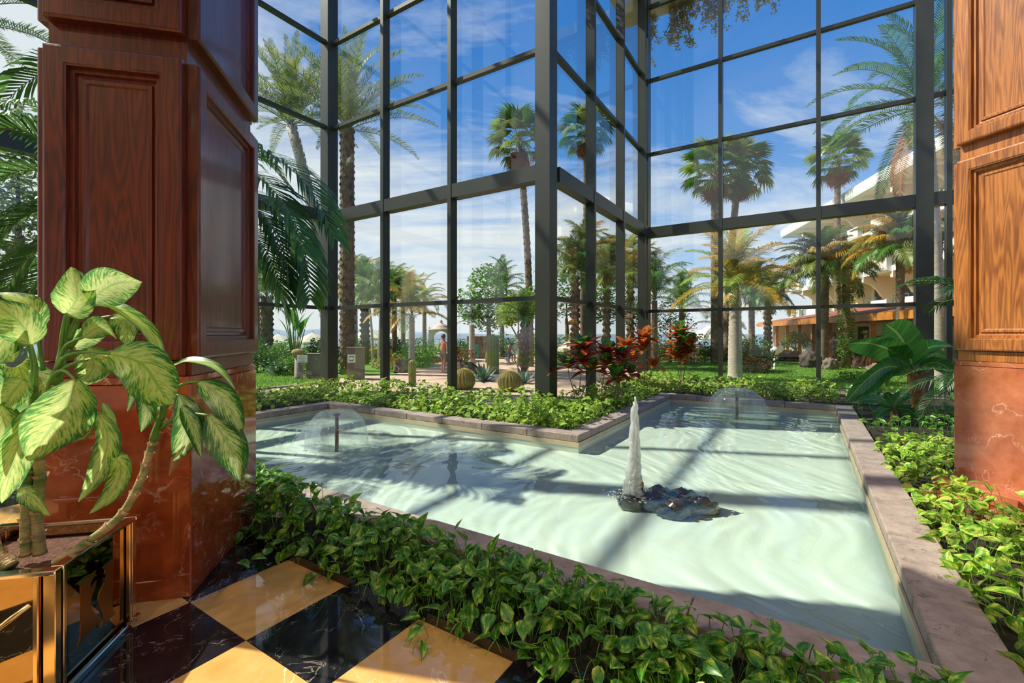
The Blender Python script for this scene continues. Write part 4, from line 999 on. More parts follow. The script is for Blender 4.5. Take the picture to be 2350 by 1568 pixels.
jb = gnd(1458, 4.60, ZB)
jt = empty('jet_fountain', jb, 0, 'tall white water jet rising from a bronze nozzle in the pool', 'fountain')
hj = ZW-ZB
mb = MB(); mb.lathe([(.05, 0), (.05, .04), (.032, .05), (.032, hj+.08), (.038, hj+.085), (.038, hj+.13), (.024, hj+.14), (.022, hj+.18), (.0, hj+.18)], 14, c=(.045, 0, 0)); mb.build('nozzle', M['pipe'], jt)
def jet(x0, x1, h, r, seed):
    r = r*1.35
    rr = random.Random(seed); mb = MB(); pr = []; rad = []
    for i in range(26):
        t = i/25; pr.append((x0+(x1-x0)*t, .004*math.sin(i*1.3), hj+.005+h*t)); rad.append(r*(1-.55*t)*(1+.22*rr.uniform(-1, 1)) if t < .96 else r*.2)
    mb.tube(pr, rad, 10); return mb
jet(.03, .0, .98, .034, 3).build('water_jet', M['jet'], jt)
jet(-.03, -.012, .93, .044, 4).build('water_jet', M['jet'], jt)
jet(-.06, -.015, .66, .046, 5).build('water_jet', M['jet'], jt)
jet(.0, .0, .42, .060, 6).build('spray', M['foam'], jt)
mb = MB()
for k in range(160):
    a = R.uniform(0, 6.28); r = abs(R.gauss(0, .14)); s = R.uniform(.004, .014)
    mb.lathe([(.0, s), (s, s*.5), (s*1.2, 0)], 6, c=(r*math.cos(a)-.02, r*math.sin(a)*.8, hj+.006))
mb.build('splash_foam', M['foam'], jt, kind='stuff')

def rock_mb(rx, ry, rz, seed, sub=4, rough=.32, freq=2.2):
    bm = bmesh.new(); bmesh.ops.create_icosphere(bm, subdivisions=sub, radius=1)
    o_ = Vector((seed*7.3, seed*3.1, seed))
    for v in bm.verts:
        n_ = noise.noise(v.co*freq+o_)*rough + noise.noise(v.co*freq*2.7+o_)*rough*.5 + noise.noise(v.co*freq*6+o_)*rough*.2
        v.co = Vector((v.co.x*rx, v.co.y*ry, v.co.z*rz))*(1+n_)
    mb = MB(); mb.bm(bm, 0, True); return mb
M['wetrock'] = simple('wet dark stone', (.045, .04, .035), .25, 0, .5, 8, bump=.6, bscale=20, coat=.6)
M['lava'] = simple('reddish lava stone', (.22, .085, .07), .9, 0, .55, 9, bump=1, bscale=30)
M['darkrock'] = simple('dark garden rock', (.13, .10, .085), .9, 0, .6, 3, bump=1, bscale=12)
M['rock'] = simple('grey brown garden rock', (.30, .22, .18), .9, 0, .55, 3, bump=1, bscale=10)
stones = [(0, 0, .30, .2, .24), (.32, -.1, .26, .2, .22), (.55, -.12, .2, .16, .20), (-.2, .14, .2, .16, .22), (.18, .2, .24, .18, .22), (.45, .14, .2, .15, .2), (-.3, -.05, .14, .12, .2), (.16, -.24, .2, .13, .2)]
for k, (x, y, rx, ry, rz) in enumerate(stones):
    rock_mb(rx*.85, ry*.9, rz, k+2, 4, .20).build('stone', M['wetrock'], None, Vector((1.40+x*.8, 4.58+y, ZW-rz*.90+.004)), label=['wet dark stone of the heap right beside the bronze nozzle', 'wet dark stone in front at the middle of the heap by the jet', 'rightmost wet dark stone of the heap beside the water jet', 'wet dark stone behind the water jet, at the heap\'s back left', 'wet dark stone behind the nozzle, at the middle back of the heap', 'wet dark stone at the back right of the heap by the jet', 'leftmost wet dark stone of the heap, left of the water jet', 'wet dark stone of the heap nearest the front pool rim'][k], cat='stone', group='stones under the water jet')
for k, (px, py, Y, r, lb) in enumerate([(2198, 1170, 3.75, .13, 'reddish lava stone in the pothos beside the marble plinth'), (2185, 1000, 5.9, .17, 'reddish lava stone behind the right column foot, the larger of two'), (2160, 1018, 5.8, .10, 'small reddish lava stone behind the right column foot'), (2190, 1035, 5.3, .10, 'purple brown lava stone against the right column foot')]):
    p = at(px, py, Y); rock_mb(r*1.2, r, r*.8, 20+k).build('lava_stone', M['lava'], None, Vector((p.x, p.y, r*.55)), label=lb, cat='stone')

# ------------------------------------------------------------------ outdoors: ground
def grassmat():
    m, nt, out = newmat('mown lawn'); L = nt.links.new
    tcn = nd(nt, 'ShaderNodeTexCoord')
    a = nd(nt, 'ShaderNodeTexNoise'); a.inputs['Scale'].default_value = .5; a.inputs['Detail'].default_value = 4; L(tcn.outputs['Object'], a.inputs['Vector'])
    b_ = nd(nt, 'ShaderNodeTexNoise'); b_.inputs['Scale'].default_value = 30; b_.inputs['Detail'].default_value = 3; L(tcn.outputs['Object'], b_.inputs['Vector'])
    ad = nd(nt, 'ShaderNodeMath', operation='MULTIPLY_ADD'); ad.inputs[1].default_value = .6; L(b_.outputs['Fac'], ad.inputs[0])
    ml = nd(nt, 'ShaderNodeMath', operation='MULTIPLY'); ml.inputs[1].default_value = .4; L(a.outputs['Fac'], ml.inputs[0]); L(ml.outputs[0], ad.inputs[2])
    rp = ramp(nt, [(.3, (.05, .14, .012)), (.7, (.20, .36, .05))]); L(ad.outputs[0], rp.inputs[0])
    p = pbsdf(nt, (.1, .3, .03), .9, 0, .2); L(rp.outputs[0], p.inputs['Base Color'])
    bp = nd(nt, 'ShaderNodeBump'); bp.inputs['Strength'].default_value = .8; bp.inputs['Distance'].default_value = .04; L(b_.outputs['Fac'], bp.inputs['Height']); L(bp.outputs[0], p.inputs['Normal'])
    L(p.outputs[0], out.inputs[0]); return m
M['lawn'] = grassmat()
M['blade'] = simple('grass blade', (.17, .36, .04), .6, 0, .4, 3, trans=.4)
M['paving'] = simple('pinkish terrace paving', (.66, .45, .33), .85, 0, 0, 1.5, col2=(.52, .34, .25), bump=.2, bscale=20)
M['sea'] = simple('blue grey sea', (.05, .12, .19), .25, 0, .2, .02, bump=.4, bscale=.3)
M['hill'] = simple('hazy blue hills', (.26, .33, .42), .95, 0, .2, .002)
g = MB()
for (u0, u1, v0, v1) in ((WC+.02, 48, -40, 46), (WA+.02, WC+.02, WB+.02, 46), (-26, WA+.02, WD+.02, 46)):
    g.boxuv(u0, u1, v0, v1, -.6, -.02)
g.build('lawn', M['lawn'], None, kind='structure')
def slab(name, pts, z0, z1, mat, **k):
    mb = MB(); n = len(pts)
    mb.add([(x, y, z0) for x, y in pts]+[(x, y, z1) for x, y in pts], [tuple(range(n-1, -1, -1)), tuple(range(n, 2*n))]+[(i, (i+1) % n, (i+1) % n+n, i+n) for i in range(n)])
    return mb.build(name, mat, None, **k)
G2 = lambda px, Y: ((px-CX)/F*Y, Y)
w2 = lambda u, v: tuple(W(u, v)[:2])
slab('path', [w2(WC+.06, 1.4), w2(WC+.06, -14), w2(WC+1.55, -14), w2(WC+1.55, 1.4)], -.03, .0, M['paving'], kind='structure')
slab('path', [w2(WA+.06, WB+.1), w2(WC+1.55, WB+.1), w2(WC+5.5, 3.0), G2(1235, 24), G2(1220, 40), G2(1005, 40), G2(985, 21.5), G2(930, 20), G2(905, 17.6), G2(780, 16.4), w2(WA+.06, WD-.2)], -.03, .0, M['paving'], kind='structure')
slab('path', [w2(WA-.2, WD+.06), w2(-9, WD+.06), w2(-9, WD+1.7), w2(WA+1.2, WD+1.7)], -.03, .0, M['paving'], kind='structure')
slab('kerb', [w2(WA+1.2, WD+1.72), w2(-9, WD+1.72), w2(-9, WD+1.85), w2(WA+1.2, WD+1.85)], -.05, .05, M['curb'], label='low stone kerb between the left lawn and path', cat='kerb')
slab('sea', [(-9000, 60), (9000, 60), (9000, 24000), (-9000, 24000)], -9, -6.5, M['sea'], kind='structure')
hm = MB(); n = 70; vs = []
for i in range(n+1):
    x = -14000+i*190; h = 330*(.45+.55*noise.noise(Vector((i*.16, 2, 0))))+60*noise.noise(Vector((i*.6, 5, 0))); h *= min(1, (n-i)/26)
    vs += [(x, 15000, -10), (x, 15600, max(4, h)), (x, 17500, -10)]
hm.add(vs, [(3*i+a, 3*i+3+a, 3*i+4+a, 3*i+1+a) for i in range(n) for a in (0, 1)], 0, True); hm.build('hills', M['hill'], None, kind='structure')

rr = random.Random(11); mb = MB()
def blades(n, fpx, fY):
    for _ in range(n):
        Y = fY(); X = (fpx()-CX)/F*Y; u, v = toUV((X, Y))
        if u < WC+1.6 and v < WB+.1: continue
        if v > 1.5 and u < WC+5: 
            if not (v > WD+1.9): continue
        a = rr.uniform(0, 6.28); h = rr.uniform(.04, .09); d = Vector((math.cos(a), math.sin(a), 0))*.012
        p = Vector((X, Y, -.02)); mb.add([p-d, p+d, p+Vector((rr.uniform(-.03, .03), rr.uniform(-.03, .03), h))], [(0, 1, 2)])
blades(16000, lambda: rr.uniform(1480, 2200), lambda: rr.uniform(12, 24)); blades(7000, lambda: rr.uniform(540, 760), lambda: rr.uniform(11, 20))
mb.build('grass', M['blade'], None, fix=False, label='short mown grass of the hotel lawn outside the glass', cat='grass', kind='stuff')

# ------------------------------------------------------------------ palms and trees outside
M['shaft'] = simple('green crown shaft', (.42, .40, .14), .5, 0, .3, 3)
FK = {
 'date': [frond_mb(3.6, 60, .46, .55, -.45, (0, 1), .10, .032, .45).mesh('frond', [M['rach'], M['palmo']]) for _ in range(3)],
 'dateo': [frond_mb(3.4, 54, .44, .45, -.75, (0, 1), .30, .034, .3).mesh('frond', [M['rach'], M['palmd']]) for _ in range(2)],
 'dateg': [frond_mb(3.8, 60, .52, .55, -.7, (0, 1), .22, .036, .4).mesh('frond', [M['rach'], M['palm']]) for _ in range(3)],
 'queen': [frond_mb(2.6, 76, .6, .7, -1.0, (0, 1), .6, .034, .25, jit=.3).mesh('frond', [M['rach'], m_]) for m_ in (M['palmo'], M['palmg'], M['palm'], M['palmo'])],
 'gold': [frond_mb(2.3, 52, .58, .65, -.75, (0, 1), .42, .028, .3, jit=.25).mesh('frond', [M['rach'], m_]) for m_ in (M['palmg'], M['palmg'], M['palml'])],
 'green': [frond_mb(2.3, 44, .45, .8, -.9, (0, 1), .35, .030, .3).mesh('frond', [M['rach'], m_]) for m_ in (M['palm'], M['palmo'])],
 'feather': [frond_mb(2.6, 60, .5, .9, -.9, (0, 1), .6, .02, .2, jit=.3).mesh('frond', [M['rach'], m_]) for m_ in (M['palm'], M['palml'])],
 'fan': [fan_mb(1.0, 26, .9, .35).mesh('fan_leaf', [M['rach'], m_]) for m_ in (M['palml'], M['palmo'], M['palm'])],
 'fand': [fan_mb(.85, 18, .5, .8).mesh('fan_leaf', [M['palmd'], M['palmd']]) for _ in range(2)],
}
def crown_z(py, Y): return EYE+(CY-py)/F*Y
palm('date_palm', gnd(797, 18), crown_z(300, 18), stub_trunk(crown_z(300, 18), .28, .25, rows=36, per=8, stub=.11), M['bark'], FK['date'], 'tall date palm with rough trunk right of the inner corner post', 40, e=(1.35, -.25), seed=2)
palm('date_palm', gnd(752, 20), crown_z(290, 20), stub_trunk(crown_z(290, 20), .22, .2, lean=(-1.6, 0), rows=36, per=8, stub=.08), M['barkg'], FK['date'], 'tall date palm behind the left glass wall with a leaning trunk', 40, e=(1.3, -.3), lean=(-1.6, 0), seed=3)
palm('date_palm', gnd(-120, 11.4), 9.3, stub_trunk(9.3, .3, .26, rows=22), M['bark'], FK['date'], 'date palm at the far left whose fronds reach into the frame', 24, e=(1.2, -.6), seed=4)
palm('fan_palm', gnd(1217, 22), crown_z(330, 22), stub_trunk(crown_z(330, 22), .17, .15, lean=(-.55, 0), rows=34, per=7, stub=.06), M['bark'], FK['fan'], 'fan palm left of the dark corner post with brown skirt', 30, e=(1.45, -.55), lean=(-.55, 0), dead=14, deadfr=FK['fand'], scale=.95, seed=5)
palm('fan_palm', gnd(1345, 30), crown_z(310, 30), stub_trunk(crown_z(310, 30), .2, .17, rows=34, per=7, stub=.06), M['bark'], FK['fan'], 'fan palm seen through the side glass behind the corner post', 30, e=(1.4, -.6), dead=12, deadfr=FK['fand'], scale=1.1, seed=6)
palm('fan_palm', gnd(1640, 24), crown_z(400, 24), stub_trunk(crown_z(400, 24), .19, .16, rows=34, per=7, stub=.06), M['bark'], FK['fan'], 'tall fan palm before blue sky, the left one of two close together', 30, e=(1.4, -.6), dead=12, deadfr=FK['fand'], scale=1.08, seed=7)
palm('fan_palm', gnd(1668, 25.5), crown_z(395, 25.5), stub_trunk(crown_z(395, 25.5), .2, .17, lean=(.7, 0), rows=34, per=7, stub=.06), M['bark'], FK['fan'], 'tall fan palm with darker trunk, the right one of two close together', 30, e=(1.4, -.6), lean=(.7, 0), dead=14, deadfr=FK['fand'], scale=1.08, seed=8)
palm('fan_palm', gnd(1922, 40), crown_z(375, 40), stub_trunk(crown_z(375, 40), .26, .23, rows=40, per=7, stub=.06), M['bark'], FK['fan'], 'fan palm standing before the hotel roof line', 30, e=(1.4, -.6), dead=18, deadfr=FK['fand'], scale=1.45, seed=9)
palm('date_palm', gnd(2154, 15.5), crown_z(250, 15.5), ring_trunk(crown_z(250, 15.5), .19, .16, rings=44, lean=(-.45, 0)), M['barkg'], FK['dateg'], 'large arching palm with pale grey trunk beside the right column', 34, e=(1.25, -.8), lean=(-.45, 0), dead=5, deadfr=FK['dateo'], seed=10)
palm('queen_palm', gnd(1888, 22), crown_z(635, 22), ring_trunk(crown_z(635, 22), .22, .25, rings=18), M['bark'], FK['queen'], 'shaggy queen palm in front of the restaurant', 44, e=(1.2, -.45), seed=11)
palm('queen_palm', gnd(2066, 18.2), crown_z(585, 18.2), ring_trunk(crown_z(585, 18.2), .14, .14, rings=18), M['bark'], FK['queen'], 'shaggy golden queen palm left of the wide right post', 44, e=(1.2, -.5), scale=.85, seed=12)
palm('royal_palm', gnd(1687, 15.9), 3.1, ring_trunk(2.55, .235, .19, rings=15, rough=.03, base=1.15), M['barkg'], FK['gold'], 'short palm with fat pale ringed trunk and golden fronds', 24, e=(1.25, -.5), shaft=(.19, .12, .65), seed=13)
palm('feather_palm', gnd(1502, 20), 3.0, ring_trunk(3.0, .16, .12, rings=14), M['bark'], FK['feather'], 'fine feathery green palm beside the inner corner of the glass', 20, e=(1.3, -.3), seed=15)
palm('garden_palm', gnd(838, 24), 3.4, stub_trunk(3.4, .2, .2, rows=12), M['bark'], FK['green'], 'dark bushy palm right of the recycling bin', 26, e=(1.35, -.6), scale=1.15, seed=16)
palm('garden_palm', gnd(870, 21), 3.2, ring_trunk(3.2, .07, .05, rings=14, lean=(.1, 0)), M['barkg'], FK['feather'], 'slim multi stemmed palm behind the recycling bin', 16, e=(1.3, -.4), scale=.75, lean=(.1, 0), seed=17)
palm('garden_palm', gnd(856, 21.4), 2.7, ring_trunk(2.7, .06, .05, rings=14, lean=(-.15, 0)), M['barkg'], FK['feather'], 'shorter slim palm stem behind the recycling bin', 12, e=(1.3, -.4), scale=.65, lean=(-.15, 0), seed=18)
palm('garden_palm', gnd(945, 20), 2.3, ring_trunk(2.3, .15, .12, rings=16), M['barkg'], FK['gold'], 'palm with golden lower fronds over the rounded bush', 16, e=(1.2, -.6), scale=.9, seed=19)
palm('coconut_palm', gnd(974, 40), crown_z(690, 40), ring_trunk(crown_z(690, 40), .2, .15, rings=18), M['bark'], FK['green'], 'slender coconut palm against the cloudy sky, left of the stone arch', 14, e=(1.0, -.7), scale=1.15, seed=20)
palm('garden_palm', gnd(1083, 24), crown_z(745, 24), ring_trunk(crown_z(745, 24), .18, .13, rings=10), M['barkg'], FK['green'], 'short palm with pale trunk beside the stone hut', 14, e=(1.2, -.6), scale=.55, seed=21)
palm('garden_palm', gnd(1204, 19), 1.9, stub_trunk(1.9, .16, .14, rows=8), M['bark'], FK['green'], 'low arching palm left of the dark corner post', 16, e=(1.1, -.2), scale=.8, seed=22)
palm('garden_palm', gnd(1320, 22), 4.2, stub_trunk(4.2, .18, .16, rows=14), M['bark'], FK['green'], 'dark palm seen through the first side pane', 26, e=(1.35, -.6), scale=1.0, seed=23)
palm('garden_palm', gnd(1392, 26), 5.0, stub_trunk(5.0, .2, .16, rows=14), M['bark'], FK['green'], 'dark palm seen through the second side pane', 26, e=(1.35, -.6), scale=1.05, seed=24)
palm('garden_palm', gnd(1447, 28), 5.2, stub_trunk(5.2, .2, .16, rows=14), M['bark'], FK['gold'], 'golden palm seen through the third side pane', 26, e=(1.35, -.6), scale=1.1, seed=25)
palm('garden_palm', gnd(1655, 27), 1.9, stub_trunk(1.9, .2, .2, rows=8), M['bark'], FK['gold'], 'low golden palm under the white tent', 14, e=(1.0, -.6), scale=.8, seed=26)
palm('garden_palm', gnd(1762, 30), 3.9, stub_trunk(3.9, .2, .2, rows=12), M['bark'], FK['gold'], 'tan fronded palm at the left end of the restaurant', 26, e=(1.3, -.9), scale=1.0, seed=27)
palm('garden_palm', gnd(612, 26), 3.6, stub_trunk(3.6, .35, .3, rows=12), M['bark'], FK['green'], 'thick trunked palm behind the left lawn', 22, e=(1.2, -.6), scale=1.0, seed=28)

def foliage(mb, c, r, n, size, rr, mat=0, flat=1.0):
    c = Vector(c)
    for _ in range(n):
        d = Vector((rr.gauss(0, 1), rr.gauss(0, 1), rr.gauss(0, 1))).normalized(); q = rr.random()**.35
        p = c+Vector((d.x*r[0], d.y*r[1], d.z*r[2]))*q*(1+.25*noise.noise(d*2.2+c))
        a = Vector((rr.gauss(0, 1), rr.gauss(0, 1), rr.gauss(0, .5))).normalized(); b_ = a.cross(Vector((rr.gauss(0, 1), rr.gauss(0, 1), rr.gauss(0, 1)))).normalized()
        s = size*rr.uniform(.6, 1.3)
        mb.add([p-a*s*.5, p+b_*s*.22, p+a*s*.55, p-b_*s*.22], [(0, 1, 2, 3)], mat)
M['treeg'] = simple('tree leaf green', (.16, .36, .035), .4, 0, .6, .8, trans=.35)
M['treed'] = simple('tree leaf dark green', (.085, .22, .028), .4, 0, .6, .8, trans=.3)
M['treel'] = simple('tree leaf lime', (.34, .52, .05), .45, 0, .5, .8, trans=.4)
M['orangeleaf'] = simple('orange blossom and leaf', (.52, .28, .05), .6, 0, 0, 3, trans=.35, col2=(.24, .26, .05))
M['redleaf'] = simple('red brown shrub leaf', (.32, .07, .03), .6, 0, 0, 3, trans=.3, col2=(.09, .13, .03))
M['vineleaf'] = simple('hanging vine leaf', (.55, .36, .08), .6, 0, 0, 2, trans=.45, col2=(.24, .26, .05))
def tree(name, base, h, blobs, mat, label, n=1500, size=.16, seed=1, trunk=.12, group=None, cat='tree'):
    rr = random.Random(seed); root = empty(name, base, 0, label, cat, group)
    mb = MB()
    mb.tube(crv([(0, 0, -.05), (.05, 0, h*.35), (0, .05, h*.6)], 8), [trunk*(1.2-.08*i) for i in range(8)], 8)
    for (c, r) in blobs: mb.tube(crv([(0, .02, h*.5), (c[0]*.5, c[1]*.5, (h*.5+c[2])*.5), c], 6), [trunk*.6, trunk*.5, trunk*.42, trunk*.34, trunk*.25, trunk*.12], 6)
    mb.build('trunk', M['bark'], root, fix=False)
    mb = MB(); tot = sum(r[0]*r[1]*r[2] for c, r in blobs)
    for c, r in blobs: foliage(mb, c, r, int(n*r[0]*r[1]*r[2]/tot), size, rr)
    mb.build('foliage', mat, root, fix=False, kind='stuff'); return root
def bush(name, base, blobs, mat, label, n=900, size=.12, seed=1, cat='shrub', group=None):
    rr = random.Random(seed); root = empty(name, base, 0, label, cat, group); mb = MB()
    for c, r in blobs: mb.tube([(c[0]*.2, c[1]*.2, -.03), (c[0]*.7, c[1]*.7, c[2]*.6), c], [.03, .022, .01], 5)
    mb.build('stems', M['twig'], root, fix=False)
    mb = MB(); tot = sum(r[0]*r[1]*r[2] for c, r in blobs)
    for c, r in blobs: foliage(mb, c, r, int(n*r[0]*r[1]*r[2]/tot), size, rr)
    mb.build('foliage', mat, root, fix=False, kind='stuff'); return root
tree('broadleaf_tree', gnd(1120, 25), 4.0, [((0, 0, 4.2), (1.2, 1.1, 1.2)), ((-1.1, 0, 3.2), (1.0, .9, .9)), ((1.1, 0, 3.0), (1.1, .9, 1.0)), ((.1, .2, 2.5), (1.5, 1, .8))], M['treeg'], 'bright green broadleaf tree behind the tall cactus', 3000, .22, 31, .14)
tree('broadleaf_tree', gnd(1190, 22), 2.6, [((0, 0, 2.8), (1.0, .9, .85)), ((.7, 0, 3.1), (.7, .7, .8)), ((-.6, 0, 2.4), (.6, .6, .6))], M['treel'], 'lime green feathery tree left of the dark corner post', 2200, .17, 32, .09)
tree('broadleaf_tree', gnd(1538, 26), 2.6, [((0, 0, 2.6), (1.0, .9, 1.0)), ((.7, 0, 2.0), (.8, .7, .7)), ((-.6, 0, 1.8), (.8, .7, .7))], M['treed'], 'small open tree behind the tall red croton', 1300, .15, 33, .08)
tree('broadleaf_tree', gnd(1300, 33), 4.5, [((0, 0, 4.2), (1.8, 1.2, 1.5)), ((1.6, 0, 3.4), (1.6, 1.2, 1.3)), ((3.2, 0, 4.0), (1.6, 1.2, 1.6)), ((4.6, 0, 3.2), (1.6, 1.2, 1.3))], M['treed'], 'wide dark tree group seen through the side glass', 3600, .26, 34, .16)
tree('flowering_tree', gnd(1826, 27), 1.3, [((0, 0, 1.35), (.7, .6, .4)), ((-.5, 0, 1.0), (.45, .4, .3)), ((.6, 0, 1.05), (.5, .4, .3))], M['treeg'], 'small spreading tree before the restaurant tables', 700, .16, 35, .06)
tree('flowering_tree', gnd(2010, 24), 1.2, [((0, 0, 1.2), (.6, .5, .35)), ((-.3, 0, .9), (.5, .4, .3))], M['treel'], 'small lime green tree behind the big banana leaf', 500, .15, 36, .05)
tree('casuarina_tree', gnd(42, 18), 9, [((0, 0, 8.0), (2.2, 1.6, 2.6)), ((-1.8, 0, 6.0), (2.0, 1.6, 2.0)), ((.8, 0, 5.2), (1.6, 1.4, 1.6))], M['palmo'], 'hazy grey green tree at the far left beyond the column', 3600, .28, 37, .22)
tree('broadleaf_tree', gnd(20, 14), 2.8, [((0, 0, 2.2), (1.6, 1.2, 1.2)), ((-1.2, 0, 1.6), (1.4, 1.2, 1.2))], M['treel'], 'bright leafy thicket at the far left behind the palm fronds', 1800, .2, 38, .09)
bush('round_bush', gnd(962, 22), [((0, 0, .75), (.9, .8, .65)), ((-.6, 0, .55), (.6, .6, .5)), ((.5, .1, .5), (.6, .6, .5))], M['treeg'], 'rounded green bush left of the walking woman', 2200, .11, 41)
bush('low_bush', gnd(900, 20.5), [((0, 0, .35), (.6, .5, .35)), ((-.5, 0, .25), (.5, .4, .28))], M['orangeleaf'], 'low brownish bush right of the recycling bin', 700, .10, 42)
bush('red_bush', gnd(1066, 18), [((0, 0, .75), (.42, .4, .28))], M['redleaf'], 'red flowering bush on the dark rock by the mullion', 600, .09, 43)
bush('round_bush', gnd(1735, 19.5), [((0, 0, .7), (.75, .6, .7)), ((.35, 0, .5), (.5, .5, .5)), ((-.3, 0, .4), (.5, .5, .4))], M['treed'], 'dark green spiky bush right of the ringed palm', 1500, .16, 44)
bush('red_bush', gnd(1722, 18.6), [((0, 0, .35), (.4, .35, .32)), ((.5, 0, .3), (.4, .3, .28))], M['redleaf'], 'low red and green bush at the foot of the spiky one', 700, .12, 45)
bush('trellis_vine', gnd(1592, 24), [((-.3, 0, .7), (.35, .3, .75)), ((.5, 0, .6), (.4, .3, .6)), ((.1, 0, 1.4), (.6, .25, .2))], M['treed'], 'vine grown arch in front of the white tent', 900, .13, 46)
bush('round_bush', gnd(590, 19), [((0, 0, .6), (.8, .6, .6)), ((.8, 0, .5), (.7, .6, .5)), ((-.7, 0, .6), (.7, .6, .6)), ((1.5, 0, .4), (.6, .5, .4))], M['treed'], 'dark green shrub row along the left lawn', 2400, .13, 47)
bush('low_bush', gnd(1965, 16), [((0, 0, .12), (.6, .5, .16)), ((.5, 0, .1), (.5, .4, .14))], M['treed'], 'low dark ground cover between lawn rocks and path', 900, .08, 48)
bush('low_bush', gnd(660, 17.5), [((0, 0, .3), (.5, .4, .4)), ((.5, .1, .25), (.4, .4, .3))], M['treeg'], 'leafy green plants round the small sign', 700, .13, 49)
# shrubs and palms that close the view towards the sea
for k, (px, Y, w, h, mt, lb) in enumerate([
    (575, 24, 1.3, 1.5, 'treed', 'tall dark shrub left in the gap beside the column'), (655, 23, 1.2, 1.2, 'treeg', 'bright shrub behind the stone trough'), (735, 25, 1.1, 1.3, 'treed', 'dark shrub just left of the inner corner post'),
    (812, 27, 1.3, 1.25, 'treed', 'dark shrub behind the recycling bin'), (862, 26, 1.1, 1.0, 'orangeleaf', 'brown orange shrub under the slim palms'), (905, 29, 1.2, 1.3, 'treed', 'dark shrub behind the brown boulder'), (1060, 27, .9, 1.2, 'treeg', 'green shrub left of the stone hut'),
    (1150, 30, 1.5, 1.6, 'treed', 'dark shrub behind the tall column cactus'), (1212, 27, 1.2, 1.9, 'treeg', 'green shrub beside the dark corner post, behind the lounger'), (1300, 26, 1.4, 1.5, 'treed', 'dark shrub seen through the first side pane'),
    (1372, 27, 1.3, 1.2, 'orangeleaf', 'orange brown shrub seen through the second side pane'), (1440, 24, 1.2, 1.3, 'treeg', 'green shrub seen through the third side pane'), (1515, 28, 1.2, 1.2, 'orangeleaf', 'tan shrub under the fine feathery palm'),
    (1555, 30, 1.4, 1.1, 'treed', 'dark shrub left of the white tent'), (1700, 30, 1.3, 1.2, 'treed', 'dark shrub right of the white tent'), (1640, 29, 1.1, .8, 'redleaf', 'low red brown shrub under the white tent')]):
    bush('garden_shrub', gnd(px, Y), [((0, 0, h*.55), (w*.6, w*.5, h*.5)), ((-w*.5, .1, h*.4), (w*.5, w*.4, h*.4)), ((w*.5, 0, h*.42), (w*.5, w*.4, h*.42))], M[mt], lb, 1300, .16, 60+k, group=None)
for k, (px, Y, h, key, sc, lb) in enumerate([(815, 29, 4.3, 'queen', 1.0, 'shaggy dark palm right of the tall date palm trunk'), (905, 27, 3.6, 'queen', .85, 'shaggy palm behind the first mullion of the left glass wall'), (925, 33, 4.0, 'gold', 1.1, 'tan palm behind the golden palm'),
    (1338, 25, 5.3, 'queen', 1.0, 'shaggy palm seen through the side glass, the nearer one'), (1420, 30, 5.6, 'queen', 1.1, 'shaggy palm seen through the side glass, the farther one'), (1565, 24, 2.9, 'feather', .9, 'low feathery palm right of the inner glass corner'), (1725, 25, 3.6, 'queen', .9, 'shaggy tan palm behind the ringed palm'), (590, 28, 4.4, 'queen', 1.0, 'shaggy palm behind the left shrubs'), (1152, 31, 4.4, 'green', 1.1, 'green palm behind the bright broadleaf tree')]):
    palm('garden_palm', gnd(px, Y), h, ring_trunk(h, .17, .14, rings=14), M['bark'], FK[key], lb, 30, e=(1.3, -.5), scale=sc, seed=70+k)
# trunk wrapped in vine
vt = empty('vine_trunk', gnd(1941, 21), 0, 'palm trunk wrapped in green climbing vine before the restaurant', 'tree')
mb = MB(); mb.tube([(0, 0, -.03), (.03, 0, 2), (0, 0, 4.3)], [.2, .17, .15], 10); mb.build('trunk', M['bark'], vt)
mb = MB(); rr = random.Random(3)
for i in range(1500):
    z = rr.uniform(.5, 4.45); a = rr.uniform(0, 6.28); r = .26+.10*noise.noise(Vector((a, z*1.5, 0)))+rr.uniform(-.05, .09)
    foliage(mb, (r*math.cos(a), r*math.sin(a), z), (.03, .03, .03), 1, .13, rr)
mb.build('vine', M['treeg'], vt, fix=False, kind='stuff')

# cacti, agave
M['cactus'] = simple('cactus green', (.24, .30, .09), .6, 0, .3, 4)
M['spine'] = simple('golden cactus spines', (.72, .52, .18), .6, 0, .3, 20)
def cactus(name, base, h, r, label, ribs=14, ball=False):
    root = empty(name, base, 0, label, 'cactus'); mb = MB(); n = ribs*4; k = 14; vs = []
    prof = [(math.sin(PI*(.5+.5*i/k)*.97+.02) if False else 0, 0) for i in range(k+1)]
    def rz(t):
        if ball: a = -PI*.35+PI*.85*t; return r*math.cos(a), h*(.42+.5*math.sin(a))
        z = h*t; q = max(0, (z-(h-r))/r); return r*math.sqrt(max(0.0, 1-min(q, 1)**2))*(1 if t > .1 else .95), z
    for i in range(k+1):
        R_, z = rz(i/k)
        for j in range(n):
            a = 2*PI*j/n; g_ = 1+.10*math.cos(ribs*a); vs.append((R_*g_*math.cos(a), R_*g_*math.sin(a), z))
    mb.add(vs, [(i*n+j, i*n+(j+1) % n, (i+1)*n+(j+1) % n, (i+1)*n+j) for i in range(k) for j in range(n)], 0, True); mb.build('stem', M['cactus'], root)
    mb = MB()
    for j in range(ribs):
        a = 2*PI*j/ribs
        for i in range(1, k*2):
            R_, z = rz(i/(k*2)); p = Vector((R_*1.10*math.cos(a), R_*1.10*math.sin(a), z)); d = Vector((math.cos(a), math.sin(a), .25)); sd = Vector((-d.y, d.x, 0))
            for q in (-1, 0, 1): mb.add([p-sd*.007, p+sd*.007, p+(d+sd*q*.8+Vector((0, 0, .5*q))).normalized()*r*.30], [(0, 1, 2)])
    mb.build('spines', M['spine'], root, fix=False, kind='stuff'); return root
